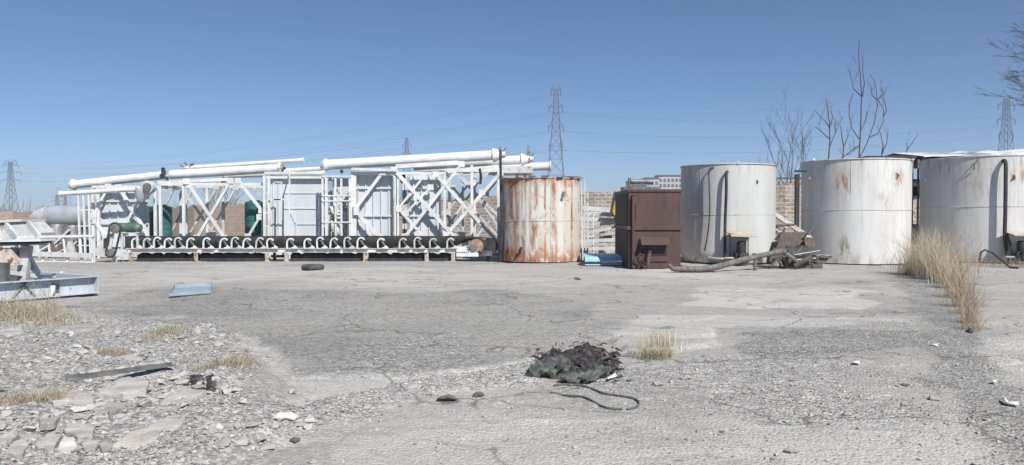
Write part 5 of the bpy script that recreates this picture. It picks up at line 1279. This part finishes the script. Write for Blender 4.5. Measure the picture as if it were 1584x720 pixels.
S = [([(70, 655), (108, 621), (132, 621), (148, 634), (138, 654), (90, 658)], .09, 'cream', 'large cream slab on the left rubble, right of the grass tuft', .04),
 ([(88, 703), (99, 684), (115, 686), (120, 700), (108, 713), (92, 711)], .06, 'white', 'round whitish slab low at the left, lightest of its group', .02),
 ([(47, 708), (56, 690), (84, 678), (97, 680), (85, 697), (84, 713), (60, 716)], .06, 'pale', 'jagged slab just left of the round whitish one', .02),
 ([(8, 722), (20, 705), (40, 701), (45, 710), (35, 724)], .06, 'pale', 'slab in the bottom left corner of the photo', 0),
 ([(97, 674), (118, 664), (148, 669), (144, 684), (120, 686)], .06, 'pale', 'slab just behind the round whitish one', 0),
 ([(240, 641), (258, 622), (290, 611), (320, 615), (298, 626), (262, 641)], .05, 'pale', 'long pale tapering slab below the two dark scraps', .05),
 ([(125, 697), (138, 690), (153, 697), (148, 709), (130, 706)], .05, 'pale', 'small slab right of the round whitish one', 0),
 ([(153, 699), (163, 691), (174, 703), (160, 713)], .05, 'grey', 'small slab, second right of the round whitish one', 0),
 ([(174, 573), (185, 564), (208, 562), (221, 569), (216, 576), (190, 578)], .05, 'pale', 'lone flat slab behind the long steel angle', .03),
 ([(150, 628), (168, 612), (200, 604), (232, 611), (226, 624), (190, 630)], .05, 'pale', 'wide flat slab just below the long steel angle', .05),
 ([(172, 700), (195, 682), (232, 668), (262, 654), (292, 650), (280, 668), (240, 690), (205, 706)], .06, 'cream', 'long yellowish slab mound right of the slab group', .02),
 ([(150, 655), (165, 642), (186, 640), (190, 648), (170, 658)], .06, 'grey', 'grey slab touching the right side of the large cream slab', 0),
 ([(60, 668), (80, 662), (95, 664), (82, 674), (62, 676)], .04, 'grey', 'thin slab sliver below the large cream slab', 0),
 ([(-5, 700), (12, 688), (30, 690), (18, 702), (0, 708)], .05, 'pale', 'slab touching the left photo edge near the bottom', 0),
 ([(338, 669), (348, 660), (362, 662), (360, 672), (345, 675)], .05, 'grey', 'single grey piece near the rubble border at the bottom', 0),
 ([(80, 518), (95, 510), (130, 506), (158, 508), (150, 514), (110, 519)], .07, 'grey', 'grey broken edged crust piece beside the left dry grass', 0),
 ([(-5, 520), (15, 512), (34, 510), (36, 520), (10, 526)], .06, 'pale', 'pale piece under the left dry grass at the photo edge', 0)]
for i, (poly, th, mt, lb, tl) in enumerate(S): flat_slab(poly, th * .5, mt, lb, 100 + i, tilt=tl * .8)
rocks = [(690, 620, .075, 'dark', 'dark lump of rock, left of the two beside the charred heap'), (741, 614, .060, 'dark', 'flat dark rock, right of the two beside the charred heap'), (664, 613, .03, 'grey', 'small flat stone just left of the dark lump'),
 (1062, 588, .055, 'grey', 'pale grey rock casting a shadow right of the green grass tuft'), (1017, 597, .055, 'grey', 'flat stone between the charred heap and the hose end'), (443, 655, .085, 'white', 'white angular rock at the rubble border'),
 (455, 688, .04, 'dark', 'small dark stone below the white angular rock'), (483, 720, .03, 'grey', 'little pebble at the bottom edge of the photo'), (450, 628, .035, 'dark', 'dark round pebble at the point of the rubble border'), (50, 642, .06, 'cream', 'brownish rock at the foot of the left grass tuft'),
 (1095, 558, .03, 'grey', 'small stone right of the grass tuft on the gravel'), (1200, 605, .04, 'grey', 'lone stone amid the right gravel'), (1400, 598, .035, 'dark', 'dark stone at the right, upper one of the pair'), (1398, 628, .035, 'grey', 'stone at the right, lower one of the pair'),
 (1225, 702, .045, 'grey', 'brownish stone near the bottom right of centre'), (1310, 642, .035, 'grey', 'stone on the pale gravel right of centre'), (973, 590, .03, 'dark', 'dark stone just above the hose bend'), (1140, 600, .03, 'grey', 'rounded stone left of the lone one in the right gravel'),
 (1445, 622, .05, 'grey', 'flat stone slab at the right near the dark gravel lane'), (893, 434, .09, 'dark', 'dark flat scrap on the concrete before the rusty tank'), (1120, 668, .03, 'grey', 'stone near the bottom in the middle right')]
def rock(px, py, s, mt, lb, i):
    p = place_on(G(px, py)); tv, tf = TPL2[i % 12]; a = i * 1.3
    n = fbm(tv[:, 0] * 3 + 5 + i, tv[:, 1] * 3 + tv[:, 2] * 2.2, 3, i) - .5; tv = tv * (1 + .35 * n[:, None])
    v = [(p.x + s * 1.3 * (x * math.cos(a) - y * math.sin(a)), p.y + s * (x * math.sin(a) + y * math.cos(a)), p.z + s * .8 * z + s * .30) for x, y, z in tv]
    o = MB().add(v, [list(map(int, f)) for f in tf]).build('rock', RM[mt], None, loc=tuple(p)); tag(o, lb, 'rock', 'loose rocks on the yard')
for i, q in enumerate(rocks): rock(*q, i)
# medium stones in the rubble that can be told apart
rs = random.Random(77)
# dark cloth scraps
def crumple(name, poly, h, mat, label, cat, seed, freq=5., n=46, rough=1., group=None, ridge=False):
    g0 = [G(x, y) for x, y in poly]; xs = [p.x for p in g0]; ys = [p.y for p in g0]; x0, x1, y0, y1 = min(xs), max(xs), min(ys), max(ys)
    X, Y = np.meshgrid(np.linspace(x0 - .05, x1 + .05, n), np.linspace(y0 - .05, y1 + .05, n), indexing='ij')
    d = inpoly_dist(X, Y, [(p.x, p.y) for p in g0]) + (fbm(X * freq, Y * freq, 4, seed) - .5) * .28 * rough
    prof = sstep(-.01, .22, d) ** .6
    f1 = fbm(X * freq, Y * freq, 5, seed + 1); f2 = 1 - np.abs(fbm(X * freq * 1.4, Y * freq * 1.4, 4, seed + 2) - .5) * 4
    z = prof * h * (.35 + .8 * f1 + .35 * np.clip(f2, 0, 1) * rough) + height(X, Y) - .01
    z += prof * (vnoise(X * freq * 6, Y * freq * 6, seed + 5) - .5) * h * .25 * rough
    wob = (fbm(X * 12, Y * 12, 3, seed + 9) - .5) * .05 * rough; X = X + wob; 
    idx = -np.ones((n, n), int); vv = []; keep = d > -.0
    for i in range(n):
        for j in range(n):
            idx[i, j] = len(vv); vv.append((X[i, j], Y[i, j], z[i, j]))
    ff = [[idx[i, j], idx[i+1, j], idx[i+1, j+1], idx[i, j+1]] for i in range(n-1) for j in range(n-1) if keep[i, j] or keep[i+1, j+1]]
    o = MB().add(vv, ff).build(name, M[mat], None, loc=((x0+x1)/2, (y0+y1)/2, gh(((x0+x1)/2, (y0+y1)/2))), smooth=True); tag(o, label, cat, group)
    return o
crumple('cloth_scrap', [(280, 602), (292, 594), (308, 596), (314, 604), (298, 607)], .06, 'char', 'black scrap on the rubble, left one of two', 'scrap', 3, 8)
crumple('cloth_scrap', [(312, 610), (322, 601), (336, 606), (332, 613)], .06, 'char', 'black scrap on the rubble, right one of two', 'scrap', 4, 8)
crumple('cloth_scrap', [(215, 617), (222, 611), (228, 616), (222, 620)], .07, 'char', 'tiny black scrap on the wide flat slab', 'scrap', 5, 8)
crumple('cloth_scrap', [(1492, 517), (1500, 513), (1510, 515), (1508, 520)], .10, 'char', 'dark scrap at the near end of the dry reed strip', 'scrap', 6, 6)
# charred heap
ch = crumple('charred_heap', [(838, 560), (852, 543), (905, 536), (940, 540), (962, 562), (945, 572), (920, 590), (880, 592), (850, 585)], .055, 'char', 'black charred heap of burnt scraps in the foreground', 'burnt heap', 12, 5, 110, 1.6)
rs = random.Random(17)
for k, (px, py, w_, h_) in enumerate(((862, 556, 17, .10), (884, 549, 14, .07), (905, 554, 20, .15), (930, 556, 14, .07), (940, 568, 13, .10), (915, 572, 15, .08), (880, 570, 15, .09), (850, 571, 10, .05), (896, 583, 12, .05))):
    pl = [(px + w_ * math.cos(a) * rs.uniform(.6, 1.2), py + w_ * .42 * math.sin(a) * rs.uniform(.6, 1.2)) for a in [q * .9 for q in range(7)]]
    lump = crumple('burnt_lump', pl, h_, 'char', None, None, 60 + k, 7, 40, 1.2); loc_ = Vector(lump.location); lump.parent = ch; lump.location = loc_ - Vector(ch.location)
rs = random.Random(9); b = MB()
for k in range(300):
    p = place_on(G(min(955, max(832, rs.gauss(897, 38))), min(594, max(538, rs.gauss(564, 14))))); p.z += rs.uniform(.0, .05); a = rs.uniform(0, 6.28); L = rs.uniform(.02, .09)
    d = Vector((math.cos(a) * L, math.sin(a) * L, rs.uniform(-.02, .025)))
    if k % 2: b.tube([p, p + d * .5 + Vector((0, 0, .02)), p + d], rs.uniform(.003, .008), 5)
    else:
        e = Vector((-d.y, d.x, rs.uniform(-.02, .03))) * rs.uniform(.4, .9); b.prism([p, p + d, p + d + e + Vector((0, 0, rs.uniform(-.02, .02))), p + e], (0, 0, .004))
tag(b.build('burnt_flakes', M['char'], ch), kind='stuff')
def roll(pix, rad, name, mat, label, cat, seed, zoff=0):
    pts = [];
    for (px, py), r_ in zip(pix, rad): p = place_on(G(px, py)); p.z += r_ * .75 + zoff; pts.append(p)
    b = MB(); n = 26; m = 40; vv = []; ff = []; rs = random.Random(seed)
    for i in range(m + 1):
        f = i / m * (len(pts) - 1); k = min(int(f), len(pts) - 2); u = f - k; c = pts[k].lerp(pts[k+1], u); r_ = rad[k] * (1 - u) + rad[k+1] * u; d = (pts[k+1] - pts[k]).normalized(); a = d.cross(Vector((0, 0, 1))).normalized(); e = Vector((0, 0, 1))
        for j in range(n):
            t = 2 * math.pi * j / n; w_ = 1 + .22 * math.sin(t * 3 + f * 5 + seed) + .14 * math.sin(t * 5 - f * 11) + .08 * math.sin(f * 30 + t * 2) + rs.uniform(-.03, .03)
            vv.append(c + (a * math.cos(t) * 1.1 + e * math.sin(t) * .8) * r_ * w_)
    for i in range(m):
        for j in range(n): ff.append([i*n+j, i*n+(j+1) % n, (i+1)*n+(j+1) % n, (i+1)*n+j])
    ff.append(list(range(n))[::-1]); ff.append([m*n+k for k in range(n)])
    o = b.add(vv, ff).build(name, M[mat], None, loc=tuple(pts[0]), smooth=True); tag(o, label, cat); return o
roll([(818, 590), (832, 587), (850, 582), (866, 577), (880, 574)], [.04, .08, .10, .105, .07], 'cloth_roll', 'cloth_grey', 'grey green crumpled cloth roll at the left of the charred heap', 'cloth', 2)
roll([(868, 592), (885, 593), (905, 591), (925, 585), (938, 577)], [.045, .065, .06, .075, .05], 'cloth_roll', 'cloth_grey', 'darker crumpled cloth roll along the front of the charred heap', 'cloth', 5)
crumple('cloth_scrap', [(925, 548), (938, 543), (955, 556), (950, 568), (932, 560)], .15, 'tan_cloth', 'scorched tan cloth at the right of the charred heap', 'cloth', 14, 6, 50, .6)
ground_tube('garden_hose', [(857, 596), (872, 595), (900, 597), (920, 603), (935, 609), (955, 612), (975, 615), (985, 619), (989, 625), (982, 631), (970, 633)], .010, 'hose', 'grey green hose looping on the ground, upper strand by the heap', 'hose')
ground_tube('garden_hose', [(852, 607), (870, 611), (900, 614), (912, 618), (930, 628), (945, 632), (963, 633)], .010, 'hose', 'lower strand of hose knotted at its left end', 'hose')
crumple('cloth_scrap', [(842, 606), (848, 600), (858, 603), (856, 609), (846, 610)], .05, 'cloth_grey', 'small grey knot of cloth at the left hose end', 'cloth', 24, 8, 24, .5)
def litter(poly, label, i, z=.015):
    g0 = [G(x, y) for x, y in poly]; zb = gh(g0[0]); o = MB().prism([Vector((p.x, p.y, zb + z + (.02 if k % 2 else 0))) for k, p in enumerate(g0)], (0, 0, .006)).build('litter', M['litter'], None, loc=(g0[0].x, g0[0].y, zb)); tag(o, label, 'litter', 'white scraps of litter on the gravel')
litter([(938, 589), (952, 583), (954, 585), (941, 592)], 'white scrap of litter right of the charred heap', 0)
litter([(1548, 624), (1553, 624), (1560, 629), (1577, 632), (1576, 635), (1556, 632)], 'bent white strip of litter near the right edge', 1)
litter([(1440, 535), (1452, 536), (1451, 539), (1441, 537)], 'white scrap of litter above the dark stone pair', 2)
litter([(1320, 564), (1331, 565), (1330, 568), (1320, 567)], 'white scrap on the right gravel, left of the reeds', 3)
litter([(1534, 594), (1542, 594), (1541, 597), (1534, 596)], 'small white scrap between the reeds and the right edge', 4)

# ------------------------------------------------------------------ dry grass
def grass_mat(name, c, c2):
    t = NT(name); col = t.mix(t.attr('tint'), c, c2); return t.fin(col, .7, 0, None, .2)
GM = {'straw': grass_mat('straw_reed', (.34, .28, .19), (.64, .57, .43)), 'brown': grass_mat('brown_grass', (.24, .18, .12), (.48, .39, .27)), 'green': grass_mat('yellow_green_grass', (.17, .18, .09), (.50, .44, .30)), 'olive': grass_mat('olive_grass', (.20, .185, .13), (.46, .41, .32))}
def grass(name, centers, n, hgt, lean, wdt, mat, label, seed, spread=.25, cat='grass clump', kind=None, group=None):
    """centers: list of (px,py,weight,hscale)"""
    rs = np.random.RandomState(seed); V = []; Fq = []; T = []; W = np.array([c[2] for c in centers], float); W /= W.sum()
    ks = rs.choice(len(centers), n, p=W); base = [G(c[0], c[1]) for c in centers]; cnt = 0
    for k in ks:
        c = base[k]; x = c.x + rs.normal(0, spread); y = c.y + rs.normal(0, spread); 
        H = hgt * centers[k][3] * rs.uniform(.35, 1.05); a = rs.uniform(0, 6.283); ln = abs(rs.normal(lean, lean * .6)) * H
        dx, dy = math.cos(a), math.sin(a); wd = wdt * rs.uniform(.6, 1.3); fa = rs.uniform(0, 3.14); wx, wy = math.cos(fa) * wd, math.sin(fa) * wd; seg = 5
        for s in range(seg + 1):
            f = s / seg; px = x + dx * ln * f ** 1.8; py = y + dy * ln * f ** 1.8; pz = H * f * (1 - .15 * f * (ln / H)); ww = (1 - f) ** .7 if s < seg else 0
            V.append((px - wx * ww, py - wy * ww, pz)); V.append((px + wx * ww, py + wy * ww, pz))
        for s in range(seg): o_ = cnt + s * 2; Fq.append([o_, o_+1, o_+3, o_+2])
        cnt += 2 * (seg + 1); T += [rs.rand()] * (2 * (seg + 1))
    V = np.array(V); V[:, 2] += height(V[:, 0], V[:, 1]) * 1.0
    c0 = sum((b_ for b_ in base), Vector()) / len(base); c0.z = 0
    me = bpy.data.meshes.new(name); me.from_pydata([tuple(q) for q in (V - np.array(c0))], [], Fq); a = me.attributes.new('tint', 'FLOAT', 'POINT'); a.data.foreach_set('value', np.array(T, np.float32)); me.materials.append(GM[mat])
    o = bpy.data.objects.new(name, me); COL.objects.link(o); o.location = c0; tag(o, label, cat, group, kind); return o
grass('dry_reed_clump', [(1412, 425, 1, .85), (1425, 427, 2, 1), (1440, 430, 2, 1.05), (1452, 434, 2, 1), (1463, 440, 1, .8)], 2300, 1.5, .52, .0034, 'straw', 'tall straw coloured reed clump before the gap of second and third tanks', 1, .18)
grass('dry_reed_clump', [(1460, 436, 1.5, 1), (1474, 446, 1.5, 1), (1484, 460, 1.5, .95), (1490, 475, 1.5, .85)], 1100, .88, .6, .0028, 'brown', 'brownish reed clump in the middle of the reed strip', 2, .13)
grass('dry_reed_clump', [(1494, 487, 1, 1), (1500, 500, 1, .95), (1505, 511, 1, .8)], 450, .62, .7, .002, 'brown', 'lowest nearest reed clump of the reed strip at the right', 3, .08)
grass('dry_reed_clump', [(1470, 425, 1, 1.05), (1495, 422, 1, .6), (1400, 424, 1, .6)], 260, 1.9, .45, .004, 'brown', 'sparse tall brown stems fanning in front of the third tank', 4, .3)
grass('dry_grass_clump', [(1000, 553, 2, 1), (1015, 554, 3, 1), (1028, 552, 1.5, .8)], 520, .22, .7, .0022, 'green', 'yellow green grass tuft right of the charred heap', 5, .07)
grass('dry_grass_clump', [(1018, 541, 1, 1)], 200, .28, .2, .003, 'straw', 'pale thin stems standing behind the yellow green tuft', 6, .13)
grass('dry_grass_clump', [(10, 492, 2, 1), (35, 497, 2, 1.), (60, 500, 2, .9), (85, 504, 1, .7), (-30, 492, 2, 1)], 2000, .36, .6, .0035, 'olive', 'wide dry grass clump beside the left front machine frame', 7, .25)
grass('dry_grass_clump', [(238, 530, 1, .8), (255, 524, 1.5, 1), (275, 518, 1, .9)], 900, .13, .8, .003, 'olive', 'low yellowish grass clump behind the lone flat slab', 8, .13)
grass('dry_grass_clump', [(330, 578, 1, 1), (350, 574, 2, 1), (375, 566, 1.3, .9)], 1200, .14, .7, .0028, 'olive', 'yellowish grass clump near the rubble border', 9, .11)
grass('dry_grass_clump', [(10, 638, 1, .8), (50, 634, 2, 1), (80, 632, 2, 1)], 1400, .12, .7, .0025, 'olive', 'low grass clump at the photo left edge beside the cream slab', 10, .10)
grass('dry_grass_clump', [(175, 556, 1, 1)], 700, .12, .6, .0026, 'olive', 'small greyish dry plant between the steel angle and the lone slab', 11, .07)
grass('dry_grass_clump', [(0, 458, 1, 1), (20, 462, 1, .9), (40, 466, 1, .8)], 500, .55, .4, .004, 'olive', 'taller dry stems in front of the machine frame channel', 12, .25)
grass('weed_patch', [(1520, 412, 1, .8), (1570, 414, 2, 1), (1600, 415, 1, 1)], 500, .45, .6, .004, 'brown', 'grey brown weeds around the pump of the third tank', 13, .3)
